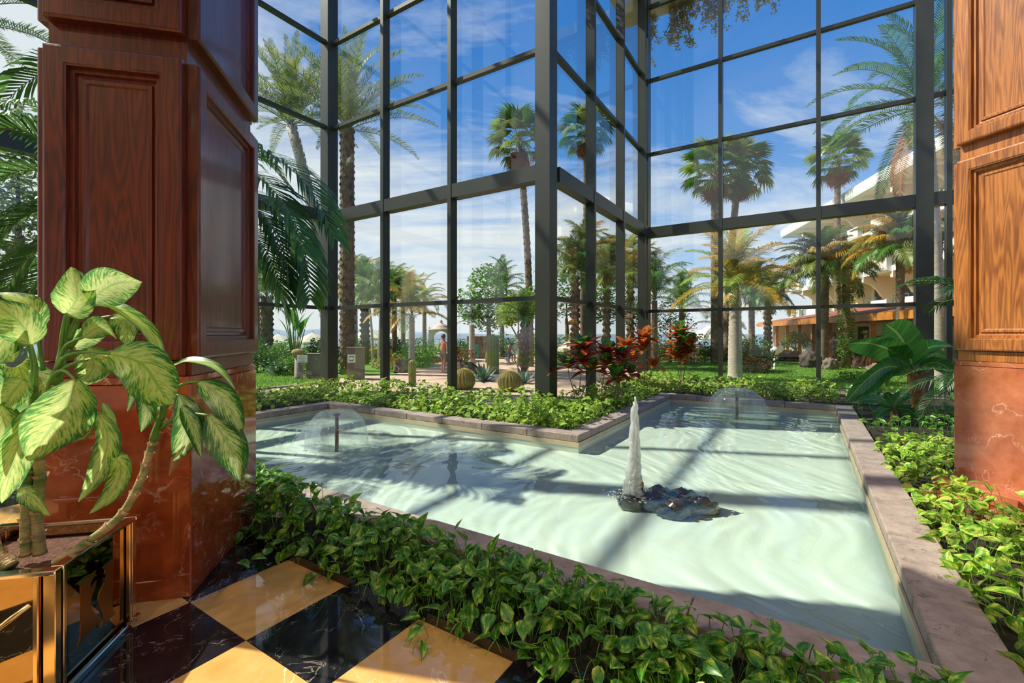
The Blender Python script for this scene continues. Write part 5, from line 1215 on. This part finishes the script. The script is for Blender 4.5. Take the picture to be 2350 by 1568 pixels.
cactus('column_cactus', gnd(1131, 18), 1.55, .22, 'tall ribbed column cactus in the garden bed', 13)
cactus('barrel_cactus', gnd(1064, 13.0, -.02), .62, .30, 'round golden barrel cactus beside the mullion', 20, True)
cactus('barrel_cactus', gnd(1170, 12.6, -.02), .60, .30, 'round golden barrel cactus left of the dark corner post', 20, True)
cactus('column_cactus', gnd(946, 13.6), .80, .10, 'small slim column cactus just outside the left glass wall', 10)
M['agave'] = simple('blue green agave', (.12, .24, .16), .45, 0, .3, 3, trans=.1)
def agave(px, Y, s, label, n=18, seed=1):
    rr = random.Random(seed); root = empty('agave', gnd(px, Y, -.02), 0, label, 'plant')
    for i in range(n):
        a = i*2.4; el = 1.3-1.1*i/n; l = s*rr.uniform(.85, 1.1); d = Vector((math.cos(a)*math.cos(el), math.sin(a)*math.cos(el), math.sin(el)))
        mb = MB(); blade(mb, bez((0, 0, 0), d*l*.5, d*l+Vector((0, 0, -.1*l)), 6), l*.20, table([.7, .95, 1, .8, .5, .02]), fold=-.4); mb.build('leaf', M['agave'], root, fix=False)
agave(1110, 15.2, .75, 'blue green agave between the two barrel cacti', 18, 1)
agave(1200, 14.5, .65, 'blue green agave behind the right barrel cactus', 16, 2)
agave(640, 17.6, .8, 'spiky strap leaved plant before the left shrubs', 24, 3)
# bird of paradise by the sign
bp_ = empty('bird_of_paradise', gnd(676, 19), 0, 'tall paddle leaved plant behind the small sign', 'plant'); rr = random.Random(9)
for i in range(11):
    a = rr.uniform(0, 6.28); h = rr.uniform(1.4, 2.6); d = Vector((math.cos(a), math.sin(a)*.5, 0)); q = d*rr.uniform(.15, .6)+Vector((0, 0, h))
    mb = MB(); mb.tube([(0, 0, -.02), q*.5+Vector((0, 0, .1)), q], [.03, .025, .018], 5); mb.build('leaf_stalk', M['stalk'], bp_)
    mb = MB(); blade(mb, bez(q, q+d*.1+Vector((0, 0, .5)), q+d*.45+Vector((0, 0, .75)), 7), .26, ELLIP, fold=.3); mb.build('leaf', M['banana'], bp_, fix=False)

# rocks
for k, (px, Y, rx, rz, mt, lb) in enumerate([(1812, 27, .62, .42, 'darkrock', 'long dark rock under the left globe lamp'), (1860, 21.8, .46, .52, 'darkrock', 'peaked dark rock left of the mullion on the lawn'), (1905, 20.5, .34, .36, 'rock', 'rounded dark rock right of the mullion on the lawn'),
    (1962, 25, .46, .44, 'lava', 'brown lava rock at the foot of the vine trunk'), (1985, 22.4, .5, .4, 'rock', 'rough brown rock in front of the vine trunk'), (2014, 18.4, .38, .28, 'rock', 'pale rock behind the banana leaf on the lawn'), (1922, 26, .5, .5, 'darkrock', 'grey boulder behind the walking guests'),
    (1068, 18, .5, .34, 'darkrock', 'dark rock under the red flowering bush'), (925, 18.8, .4, .4, 'rock', 'brown boulder left of the rounded bush'), (1003, 12.3, .16, .07, 'rock', 'small flat stone just outside the left glass wall')]):
    rock_mb(rx, rx*.8, rz, 50+k).build('rock', M[mt], None, gnd(px, Y, rz*.45-.03), label=lb, cat='rock')

# ------------------------------------------------------------------ hotel
M['hotelw'] = simple('cream hotel render', (.82, .70, .52), .85, 0, .06, 1)
M['white'] = simple('white render', (.86, .84, .80), .75, 0, .05, 2)
M['tan'] = simple('tan soffit', (.70, .52, .33), .85, 0, .08, 1)
M['greenr'] = simple('dark green railing', (.03, .10, .075), .5)
M['darkglass'] = simple('dark window glass', (.05, .06, .075), .08, 0, .2, .3)
M['brownline'] = simple('brown painted edge', (.28, .19, .13), .8)
HD = Vector((.205, .979, 0)); HN = Vector((-.979, .205, 0))      # along the front, and out of it
H0 = Vector((27.7, 32.0, 0)) - HD*18
HW = lambda s, d, z: H0+HD*s+HN*d+Vector((0, 0, z))
hotel = empty('hotel', H0, 0, 'cream terraced hotel with scalloped balconies and green railings', 'building')
def hbox(nm, mat, s0, s1, d0, d1, z0, z1, parent=hotel):
    mb = MB(); mb.box(s0, s1, d0, d1, z0, z1, 0, lambda q: HW(q.x, q.y, q.z)); mb.v = [tuple(Vector(p)-H0) for p in mb.v]; return mb.build(nm, mat, parent)
def hprism(nm, mat, poly, s0, s1, parent=hotel):
    """poly of (depth, z), extruded along the front"""
    mb = MB(); mb.prism(poly, s0, s1, 0, lambda q: HW(q.y, q.x, q.z)-H0); return mb.build(nm, mat, parent)
LS = 40.0
hbox('wall', M['hotelw'], 0, LS, -9, -2.4, -1, 13.2)
hprism('roof_cornice', M['white'], [(-2.5, 12.85), (.35, 12.85), (.55, 12.95), (.62, 13.15), (.62, 13.75), (.50, 13.85), (-2.5, 13.85)], -0.5, LS+.8)
for k, zf in enumerate((3.35, 6.5, 9.65)):
    hbox('balcony_slab', M['tan'], 0, LS, -2.4, .0, zf-.28, zf)
bay = 4.0; nb = int(LS/bay); rr = random.Random(4)
for k, zf in enumerate((3.35, 6.5, 9.65)):
    for b in range(nb):
        s = b*bay
        # curved fin between two bays: wide at the ceiling, stepping back towards the floor
        zc = zf+3.15-.28; pf = [(-2.45, zc), (.10, zc), (.10, zc-.45), (.02, zc-.45)]
        for i in range(9):
            a = i/8; pf.append((.0-1.25*a**1.0+.0, zc-.5-1.15*(1-(1-a)**2) if False else zc-.5-1.1*a**2.2))
        pf += [(-1.35, zc-1.6), (-1.35, zc-1.75)]
        for i in range(5):
            a = i/4; pf.append((-1.35-1.05*a, zc-1.75-.9*a**2.2))
        pf += [(-2.45, zc-2.7)]
        hprism('fin', M['hotelw'], pf, s-.16, s+.16)
        # planter parapet with a rolled lower edge, then an open railing
        pz = zf+.78
        prof = [(.0, zf-.3), (.22, zf-.28), (.38, zf-.16), (.44, zf), (.44, pz), (.0, pz)]
        hprism('parapet', M['white'], prof, s+.0, s+2.1)
        hprism('parapet', M['white'], [(.0, zf-.28), (.10, zf-.28), (.10, zf+.12), (.0, zf+.12)], s+2.1, s+bay)
        rl = hbox('railing', M['greenr'], s+2.12, s+bay-.02, .02, .07, zf+1.02, zf+1.10)
        mb = MB()
        def bar(p, q, r=.022): mb.tube([HW(*p)-H0, HW(*q)-H0], r, 5)
        for i in range(3): bar((s+2.14+.91*i, .045, zf+.12), (s+2.14+.91*i, .045, zf+1.05), .03)
        bar((s+2.1, .045, zf+.3), (s+bay, .045, zf+.3)); bar((s+2.1, .045, zf+.85), (s+bay, .045, zf+.85))
        for i in range(2):
            bar((s+2.14+.91*i, .045, zf+.3), (s+3.05+.91*i, .045, zf+.85)); bar((s+3.05+.91*i, .045, zf+.3), (s+2.14+.91*i, .045, zf+.85))
        mb.build('railing_bars', M['greenr'], hotel)
        hbox('balcony_door', M['darkglass'], s+1.0, s+3.2, -2.42, -2.36, zf, zf+2.2)
    for b in range(nb):
        if (b*3+k*2) % 4 == 1 or (k == 0 and b % 3 == 0):
            mb = MB(); c = HW(b*bay+1.0, .42, zf+.55)
            foliage(mb, c-H0, (.55, .85, .65), 420, .2, rr); mb.build('balcony_plant', M['orangeleaf'], hotel, fix=False)
for s in [i*3.3 for i in range(12)]: hbox('ground_window', M['darkglass'], s+.3, s+2.9, -2.42, -2.35, .2, 2.8)
hbox('base_wall', M['hotelw'], 0, LS, -2.4, -.2, -1, .1)

# ------------------------------------------------------------------ terrace restaurant
M['orangewood'] = simple('orange varnished timber', (.62, .22, .035), .5, 0, .35, 3)
M['roofred'] = simple('red roof tiles', (.36, .12, .07), .85, 0, .4, 6, bump=.6, bscale=14)
RD = Vector((.24, .971, 0)).normalized(); RN = Vector((-RD.y, RD.x, 0)); R0 = Vector((16.1, 18.6, 0)) - RD*9
RW = lambda s, d, z: R0+RD*s+RN*d+Vector((0, 0, z))
rest = empty('restaurant', R0, 0, 'open terrace restaurant with orange timber posts and red tiled roof', 'building')
def rbox(nm, mat, s0, s1, d0, d1, z0, z1):
    mb = MB(); mb.box(s0, s1, d0, d1, z0, z1, 0, lambda q: RW(q.x, q.y, q.z)-R0); return mb.build(nm, mat, rest)
RL = 28.2
rbox('floor_slab', M['tan'], 0, RL, -6, .6, -.4, .02)
rbox('back_wall', M['hotelw'], 0, RL, -6.2, -6, 0, 3.2)
rbox('end_wall', M['hotelw'], RL, RL+.2, -6.2, -.4, 0, 2.36)
rbox('fascia', M['orangewood'], -.2, RL+.3, .66, .72, 2.14, 2.46)
rbox('ceiling', M['orangewood'], 0, RL, -6, .3, 2.36, 2.42)
mb = MB(); mb.prism([(.65, 2.42), (.65, 2.48), (-6, 3.55), (-6, 2.42)], -.4, RL+.4, 0, lambda q: RW(q.y, q.x, q.z)-R0); mb.build('roof', M['roofred'], rest)
for i in range(13):
    s = .15+i*2.32
    rbox('post', M['orangewood'], s-.1, s+.1, .0, .2, .0, 2.2)
    rbox('rafter', M['orangewood'], s-.06, s+.06, -1.2, .62, 2.24, 2.36)
    rbox('rafter', M['orangewood'], s+1.1, s+1.22, -1.2, .62, 2.24, 2.36)
    if i % 2: rbox('window', M['darkglass'], s+.2, s+1.7, -6.02, -5.95, .3, 2.1)
    else: rbox('window_frame', M['white'], s+.3, s+1.9, -6.0, -5.94, .1, 2.2)
for i in range(12):
    rbox('glass_screen', M['glass'], .35+i*2.32, 2.2+i*2.32, .08, .10, .1, 1.0)
# white chairs and tables on the terrace
M['chairw'] = simple('white chair', (.82, .80, .76), .5)
cm_ = {}
def chair_parts():
    mb = MB(); mb.bbox(-.22, .22, -.22, .22, .42, .46, .012); cm_['seat'] = mb.mesh('seat', M['chairw'])
    mb = MB(); mb.bbox(-.22, .22, .20, .24, .46, .92, .012); cm_['backrest'] = mb.mesh('backrest', M['chairw'])
    mb = MB(); mb.tube([(0, 0, 0), (0, 0, .42)], .018, 6); cm_['leg'] = mb.mesh('leg', M['chairw'])
chair_parts()
def front(px, d):
    """depth of a point d behind the restaurant's front line, seen at px"""
    k = (px-CX)/F; p = Vector((16.1, 18.6, 0))-RN*d; t = (p.x-k*p.y)/(k*RD.y-RD.x); return p.y+RD.y*t
rr = random.Random(8)
for k, (px, Y) in enumerate([(q, front(q, e_)) for q, e_ in ((1776, .9), (1793, 1.6), (1851, .8), (1872, 1.7), (1906, 1.0), (1822, .9), (1958, .8), (1992, 1.8))]):
    c = empty('terrace_chair', gnd(px, Y, .02), rr.uniform(0, 6), 'white chair on the restaurant terrace among the orange posts', 'chair', 'white restaurant terrace chairs')
    obj('seat', cm_['seat'], c); obj('backrest', cm_['backrest'], c)
    for x in (-.19, .19):
        for y in (-.19, .19): obj('leg', cm_['leg'], c, (x, y, 0))
for k, (px, Y, lb) in enumerate([(1784, front(1784, 2.4), 'white terrace table at the left end of the restaurant'), (1890, front(1890, 1.6), 'white terrace table behind the guest in purple'), (1975, front(1975, 2.2), 'white terrace table behind the guest in white')]):
    c = empty('terrace_table', gnd(px, Y, .02), 0, lb, 'table'); mb = MB(); mb.lathe([(.0, .72), (.42, .72), (.42, .75), (.0, .75)], 16); mb.build('tabletop', M['chairw'], c)
    mb = MB(); mb.lathe([(.22, 0), (.22, .02), (.03, .04), (.03, .72)], 10); mb.build('pedestal', M['chairw'], c)

# ------------------------------------------------------------------ garden furniture and small things
M['canvas'] = simple('cream canvas', (.80, .72, .58), .8, trans=.25); M['canvasw'] = simple('white canvas', (.90, .88, .85), .8, trans=.25)
M['steel'] = simple('dark steel', (.10, .10, .10), .5)
def parasol(px, Y, h, r, label, mat='canvas', group=None):
    root = empty('parasol', gnd(px, Y, -.02), 0, label, 'parasol', group)
    mb = MB(); mb.tube([(0, 0, 0), (0, 0, h+.12)], .03, 6); mb.build('pole', M['twig'], root)
    mb = MB(); n = 8; vs = [(0, 0, h)]
    for q, z in ((.5, h-.28*r*.8), (1, h-.28*r*1.7), (1.0, h-.28*r*1.7-.18)):
        vs += [(r*q*math.cos(2*PI*j/n), r*q*math.sin(2*PI*j/n), z) for j in range(n)]
    fs = [(0, 1+j, 1+(j+1) % n) for j in range(n)]+[(1+i*n+j, 1+i*n+(j+1) % n, 1+(i+1)*n+(j+1) % n, 1+(i+1)*n+j) for i in range(2) for j in range(n)]
    mb.add(vs, fs); mb.build('canopy', M[mat], root, fix=False)
    mb = MB(); mb.lathe([(.25, 0), (.25, .06), (.05, .1), (.05, .2)], 10); mb.build('base', M['curb'], root); return root
for px, Y, h, lb in ((916, 38, 1.9, 'cream parasol seen left of the rounded bush'), (846, 34, 2.0, 'cream parasol right above the recycling bin'), (877, 40, 1.9, 'cream parasol behind the slim palm stems'), (585, 30, 1.7, 'cream parasol behind the left shrubs'), (640, 36, 1.6, 'second cream parasol behind the left shrubs'), (718, 34, 1.7, 'cream parasol just left of the inner corner post'), (1332, 26, 1.5, 'cream parasol seen through the side glass')):
    parasol(px, Y, h, 1.5, lb)
parasol(1640, 34, 2.35, 2.3, 'large white tent parasol behind the ringed palm', 'canvasw')
M['globe'] = simple('white globe', (.88, .86, .82), .35, trans=.2)
def globe(px, Y, h, r, lb):
    root = empty('globe_lamp', gnd(px, Y, -.02), 0, lb, 'lamp'); mb = MB(); mb.lathe([(.07, 0), (.07, .04), (.035, .06), (.035, h)], 10); mb.build('post', M['canvasw'], root)
    mb = MB(); mb.lathe([(r*math.sin(PI*i/12)+.0001*(i in (0, 12)), h+r-r*math.cos(PI*i/12)) for i in range(13)], 16); mb.build('globe', M['globe'], root)
globe(1777, 20.5, .68, .17, 'white globe garden lamp on a post, left of the peaked rock'); globe(1857, 23, .42, .2, 'white globe garden lamp behind the peaked dark rock')
# recycling bin with a green ring sign
M['binm'] = simple('brown grey bin', (.20, .165, .145), .6, 0, .15, 3); M['signw'] = simple('white sign', (.86, .87, .84), .6); M['signg'] = simple('green sign print', (.03, .22, .10), .6); M['signk'] = simple('grey print', (.35, .36, .36), .7)
bb = gnd(817, 15.9); bn_ = empty('recycling_bin', bb, .25, 'grey brown recycling bin with green and white symbol, outside the left glass wall', 'bin')
mb = MB(); mb.bbox(-.28, .28, -.24, .24, 0, 1.06, .012); mb.build('body', M['binm'], bn_)
mb = MB(); mb.bbox(-.30, .30, -.26, .26, 1.06, 1.10, .01); mb.build('lid', M['binm'], bn_)
mb = MB(); mb.box(-.25, .0, -.252, -.243, .58, .86); sg = mb.build('sign', M['signw'], bn_)
def swirl(a0, flip):
    mb = MB(); pts = []
    for i in range(13):
        a = a0+i/12*2.5; pts.append((math.cos(a)*.085*(1-.15*i/12), math.sin(a)*.085*(1-.15*i/12)))
    vs = []
    for i, (x, z) in enumerate(pts):
        w = .026*(1 if i < 8 else 1.9*(12-i)/5+.02); l = math.hypot(x, z)
        for q in (-1, 1): vs.append((-.125+x*(1+q*w/l*.6), -.2555, .72+z*(1+q*w/l*.6)))
    mb.add(vs, [(2*i, 2*i+1, 2*i+3, 2*i+2) for i in range(12)]); mb.build('symbol', M['signg'], sg, fix=False)
swirl(.4, 1); swirl(.4+PI, 1)
gb = empty('utility_box', gnd(728, 16.6), .1, 'low grey utility box left of the inner corner post', 'box')
mb = MB(); mb.bbox(-.32, .32, -.25, .25, 0, .82, .012); mb.build('body', M['binm'], gb); mb = MB(); mb.bbox(-.34, .34, -.27, .27, .82, .86, .008); mb.build('lid', M['binm'], gb)
sb = empty('garden_sign', gnd(694, 15.4), .2, 'small white notice board on a stake in the left lawn', 'sign')
mb = MB(); mb.tube([(0, 0, -.03), (0, 0, .62)], .012, 6); mb.build('stake', M['steel'], sb)
mb = MB(); mb.bbox(-.16, .16, -.02, -.005, .60, .84, .004); bd = mb.build('board', M['signw'], sb)
for z, w in ((.79, .09), (.74, .11), (.69, .05), (.64, .10)):
    mb = MB(); mb.box(-w, w, -.0225, -.0205, z-.009, z+.009); mb.build('print', M['signk'], bd)
M['basket'] = simple('tan stone trough', (.48, .34, .16), .9, 0, .4, 12, bump=.8, bscale=20)
pt = empty('stone_trough', gnd(684, 16.2), 0, 'tan stone trough on a pedestal behind the small sign', 'planter')
mb = MB(); mb.lathe([(.16, 0), (.12, .05), (.11, .78)], 12); mb.build('pedestal', M['curb'], pt)
rock_mb(.22, .17, .14, 77, 3, .12).build('trough', M['basket'], pt, (0, 0, .9))
# stone arch by the sea, low wall, garden pool, railing, stone hut
M['archs'] = simple('pink beige arch stone', (.66, .50, .40), .85, 0, .15, 2)
ga = empty('stone_arch', gnd(1012, 45, -.02), 0, 'beige domed stone arch before the sea, left of the mullion', 'arch')
mb = MB(); pol = [(-1.15, 0), (-.75, 0), (-.75, 1.3)]
for i in range(13): a = PI-PI*i/12; pol.append((.75*math.cos(a), 1.3+.55*math.sin(a)))
pol += [(.75, 0), (1.15, 0), (1.15, 1.95), (-1.15, 1.95)]
mb.prism(pol, -.4, .4); mb.build('arch_wall', M['archs'], ga)
mb = MB(); mb.lathe([(1.3, 1.95), (1.3, 2.06), (.8, 2.12), (.75, 2.3), (.5, 2.5), (.2, 2.6), (.12, 2.72), (.18, 2.82), (.0, 3.0)], 16); mb.build('dome', M['archs'], ga)
for x in (-1.15, 1.15):
    mb = MB(); mb.lathe([(.28, 1.95), (.28, 2.02), (.0, 2.3)], 8, c=(x, 0, 0)); mb.build('finial', M['archs'], ga)
lw_ = empty('low_wall', gnd(1006, 26, -.02), 0, 'low orange brown garden wall beside the walking woman', 'wall seat'); mb = MB(); mb.bbox(-.75, .65, -.2, .2, 0, .30, .01); mb.build('bench_wall', M['orangewood'], lw_)
M['bluepool'] = simple('bright blue pool water', (.06, .38, .62), .1)
slab('garden_pool', [G2(1000, 30), G2(1038, 30), G2(1045, 36), G2(1000, 36)], -.02, .03, M['bluepool'], label='bright blue outdoor pool behind the low wall', cat='pool')
fr_ = empty('sea_railing', gnd(1008, 52, 0), 0, 'thin metal railing along the sea front by the arch', 'railing')
mb = MB()
for i in range(40): x = -9+i*.6; mb.tube([(x, 0, -.3), (x, 0, 1.0)], .02, 4)
mb.build('balusters', M['steel'], fr_, kind='stuff'); mb = MB(); mb.tube([(-9, 0, 1.0), (14.6, 0, 1.0)], .03, 5); mb.build('handrail', M['steel'], fr_)
M['stonew'] = simple('rubble stone', (.36, .28, .22), .95, 0, .6, 5, bump=1, bscale=6); M['teal'] = simple('teal door', (.10, .36, .32), .6)
hut = empty('stone_hut', gnd(1102, 29, -.02), 0, 'small stone garden hut with a teal door', 'hut')
mb = MB(); mb.bbox(-.85, .75, 0, 1.6, 0, 1.45, .03); mb.build('wall', M['stonew'], hut)
mb = MB(); mb.box(-.62, -.08, -.03, .02, 0, .95); dr = mb.build('door', M['teal'], hut); mb = MB(); mb.lathe([(.02, .5), (.02, .53)], 6, c=(-.15, -.05, 0)); mb.build('handle', M['steel'], dr)
# sun lounger
ln = empty('sun_lounger', gnd(1196, 26, -.02), .5, 'white framed sun lounger with blue striped towel on the grass', 'sun lounger')
mb = MB(); mb.bbox(-.3, .3, -.7, .7, .30, .36, .01); mb.build('seat', M['chairw'], ln)
mb = MB(); mb.box(-.3, .3, .0, .05, 0, .7, 0, lambda q: Matrix.Rotation(-.5, 3, 'X') @ q + Vector((0, .68, .34))); mb.build('backrest', M['chairw'], ln)
for x in (-.26, .26):
    for y in (-.6, .6): mb = MB(); mb.tube([(x, y, 0), (x, y, .3)], .02, 6); mb.build('leg', M['chairw'], ln)
M['towel'] = simple('blue towel', (.10, .22, .55), .9); mb = MB()
for i in range(5): mb.box(-.27+i*.12, -.21+i*.12, -.68, .3, .361, .372)
mb.build('towel', M['towel'], ln)

# ------------------------------------------------------------------ people
M['skin'] = simple('skin', (.55, .29, .18), .6, 0, .1, 6); M['hairb'] = simple('brown hair', (.16, .09, .05), .7); M['pink'] = simple('pink top', (.72, .22, .22), .85); M['greyc'] = simple('grey shorts', (.26, .26, .22), .9)
M['purple'] = simple('purple dress', (.30, .17, .36), .85); M['whitec'] = simple('white vest', (.82, .80, .78), .85); M['bluec'] = simple('blue shorts', (.20, .26, .42), .9); M['hat'] = simple('straw hat', (.75, .55, .32), .9)
def skinned(name, joints, edges, root_i, mat, parent, sub=1):
    me = bpy.data.meshes.new(name); me.from_pydata([j[0] for j in joints], edges, []); me.materials.append(mat)
    o = obj(name, me, parent); md = o.modifiers.new('skin', 'SKIN'); md.use_smooth_shade = True
    for v, j in zip(me.skin_vertices[0].data if me.skin_vertices else [], joints): pass
    bm = bmesh.new(); bm.from_mesh(me); ly = bm.verts.layers.skin.verify(); bm.verts.ensure_lookup_table()
    for i, v in enumerate(bm.verts):
        r = joints[i][1]; v[ly].radius = r if hasattr(r, '__len__') else (r, r); v[ly].use_root = (i == root_i)
    bm.to_mesh(me); bm.free()
    s = o.modifiers.new('sub', 'SUBSURF'); s.levels = sub; s.render_levels = sub; return o
def person(base, rz, scale, label, pose, top, bottom, hair, hat=None):
    root = empty('person', base, rz, label, 'person'); root.scale = (scale,)*3
    sw, la, ra = pose.get('stride', .18), pose.get('la', .1), pose.get('ra', .1)
    J = [((0, 0, .95), (.125, .10)), ((0, 0, 1.12), (.115, .085)), ((0, 0, 1.32), (.145, .10)), ((0, .0, 1.44), (.06, .055)), ((0, -.015, 1.54), (.055, .06)), ((0, -.02, 1.63), (.082, .098)), ((0, -.01, 1.70), (.06, .075)),
         ((.09, 0, .88), .088), ((.10, -sw*.5, .50), .058), ((.10, -sw*.35, .26), .052), ((.10, -sw*.4+.02, .08), .034), ((.10, -sw*.4-.13, .03), .03),
         ((-.09, 0, .88), .088), ((-.10, sw*.4, .50), .058), ((-.10, sw*.75, .27), .052), ((-.10, sw*1.0, .09), .034), ((-.10, sw*1.0-.13, .03), .03),
         ((.19, 0, 1.38), .05), ((.24, .05, 1.12), .038), ((.24+la*.2, .05-la, .90), .028), ((.24+la*.2, .03-la*1.3, .80), .034),
         ((-.19, 0, 1.38), .05), ((-.24, .05, 1.12), .038), ((-.24-ra*.2, .05-ra, .90), .028), ((-.24-ra*.2, .03-ra*1.3, .80), .034)]
    E = [(0, 1), (1, 2), (2, 3), (3, 4), (4, 5), (5, 6), (0, 7), (7, 8), (8, 9), (9, 10), (10, 11), (0, 12), (12, 13), (13, 14), (14, 15), (15, 16), (2, 17), (17, 18), (18, 19), (19, 20), (2, 21), (21, 22), (22, 23), (23, 24)]
    skinned('body', J, E, 0, M['skin'], root)
    skinned('top', [((0, 0, .93), (.142, .118)), ((0, 0, 1.12), (.132, .102)), ((0, 0, 1.33), (.165, .118)), ((0, 0, 1.42), (.10, .07))], [(0, 1), (1, 2), (2, 3)], 0, M[top], root)
    skinned('shorts', [((0, 0, .93), (.145, .12)), ((.09, 0, .84), .108), ((.10, -sw*.3, .62), .09), ((-.09, 0, .84), .108), ((-.10, sw*.22, .62), .09)], [(0, 1), (1, 2), (0, 3), (3, 4)], 0, M[bottom], root)
    mb = MB(); mb.lathe([(.03, 1.56), (.098, 1.60), (.108, 1.67), (.09, 1.75), (.0, 1.785)], 14, c=(0, .018, 0)); mb.build('hair', M[hair], root)
    if hat: mb = MB(); mb.lathe([(.19, 1.69), (.19, 1.70), (.10, 1.72), (.095, 1.80), (.0, 1.82)], 16); mb.build('hat', M['hat'], root)
    return root
person(gnd(1018, 18.2), 2.6, .88, 'woman in a pink top and grey shorts walking on the terrace', {'stride': .12, 'la': .18, 'ra': .12}, 'pink', 'greyc', 'hairb')
person(gnd(1914, 24.3), 1.6, .92, 'person in a purple top walking past the restaurant', {'stride': .35, 'la': .2, 'ra': -.12}, 'purple', 'greyc', 'hairb')
person(gnd(1986, 21.0), 1.2, .95, 'person in a white vest and hat by the restaurant', {'stride': .25, 'la': .25, 'ra': .2}, 'whitec', 'bluec', 'hairb', True)
# seated guest
sp0 = empty('person', gnd(1164, 25.2, -.02), 2.2, 'bare shouldered guest sitting bent forward beside the lounger', 'person')
J = [((0, 0, .42), (.13, .11)), ((0, -.06, .60), (.12, .09)), ((0, -.18, .78), (.145, .1)), ((0, -.26, .88), (.055, .055)), ((0, -.33, .96), (.08, .095)), ((0, -.35, 1.03), (.06, .07)),
     ((.10, -.08, .42), .085), ((.12, -.44, .44), .058), ((.12, -.42, .08), .036), ((.12, -.54, .03), .03), ((-.10, -.08, .42), .085), ((-.12, -.44, .44), .058), ((-.12, -.42, .08), .036), ((-.12, -.54, .03), .03),
     ((.18, -.2, .82), .05), ((.22, -.3, .62), .038), ((.16, -.45, .50), .03), ((-.18, -.2, .82), .05), ((-.22, -.3, .62), .038), ((-.16, -.45, .50), .03)]
skinned('body', J, [(0, 1), (1, 2), (2, 3), (3, 4), (4, 5), (0, 6), (6, 7), (7, 8), (8, 9), (0, 10), (10, 11), (11, 12), (12, 13), (2, 14), (14, 15), (15, 16), (2, 17), (17, 18), (18, 19)], 0, M['skin'], sp0)
skinned('shorts', [((0, 0, .42), (.15, .13)), ((.10, -.08, .42), .105), ((.12, -.30, .44), .085), ((-.10, -.08, .42), .105), ((-.12, -.30, .44), .085)], [(0, 1), (1, 2), (0, 3), (3, 4)], 0, M['bluec'], sp0)
mb = MB(); mb.lathe([(.03, .90), (.092, .95), (.10, 1.0), (.08, 1.07), (.0, 1.10)], 12, c=(0, -.32, 0)); mb.build('hair', M['hairb'], sp0)
st = empty('stool', gnd(1164, 25.2, -.02), 0, 'low stool under the bent seated guest', 'stool'); mb = MB(); mb.lathe([(.18, 0), (.15, .02), (.15, .26), (.19, .28), (.0, .28)], 12); mb.build('seat', M['chairw'], st)

# ------------------------------------------------------------------ vines on the added ledge, standing in for vines mirrored in the glass
rr = random.Random(21)
def hang(p, n, L_, label, seed):
    rr = random.Random(seed); root = empty('hanging_vine', p, 0, label, 'vine', None); st_ = MB(); fo = MB()
    for i in range(n):
        a = rr.uniform(-.8, .8); l = L_*rr.uniform(.35, 1.0); b_ = VX*a+UX*rr.uniform(-.2, .2)
        q = crv([b_, b_+Vector((rr.uniform(-.1, .1), rr.uniform(-.1, .1), -l*.5)), b_+Vector((rr.uniform(-.2, .2), rr.uniform(-.1, .1), -l))], 8); st_.tube(q, .006, 4, cap=False)
        for k in range(int(48*l)):
            c = q[min(7, int(rr.random()*8))]; foliage(fo, c, (.13, .13, .12), 2, .11, rr)
    st_.build('stems', M['twig'], root, fix=False); fo.build('foliage', M['vineleaf'], root, fix=False, kind='stuff')
for k, (v, n, l) in enumerate([(1.15, 14, 1.5), (.2, 16, 1.25), (-.9, 14, .9), (-2.1, 16, 1.1), (-3.2, 8, .6)]):
    hang(W(WC+.75, v, ZLED), n, l, ['long brown vine at the inner corner end of the far roof edge', 'second trailing vine from the inner corner on the far roof edge', 'short trailing vine over the first far mullion', 'trailing vine between the two far mullions', 'thin trailing vine near the second far mullion'][k], k)
hang(W(3.4, WB+.6, ZLED), 12, 1.6, 'orange brown vine over the side glass by the corner post', 7)
hang(W(5.3, WB+.6, ZLED), 12, 1.4, 'brown vine over the middle of the side glass', 8)
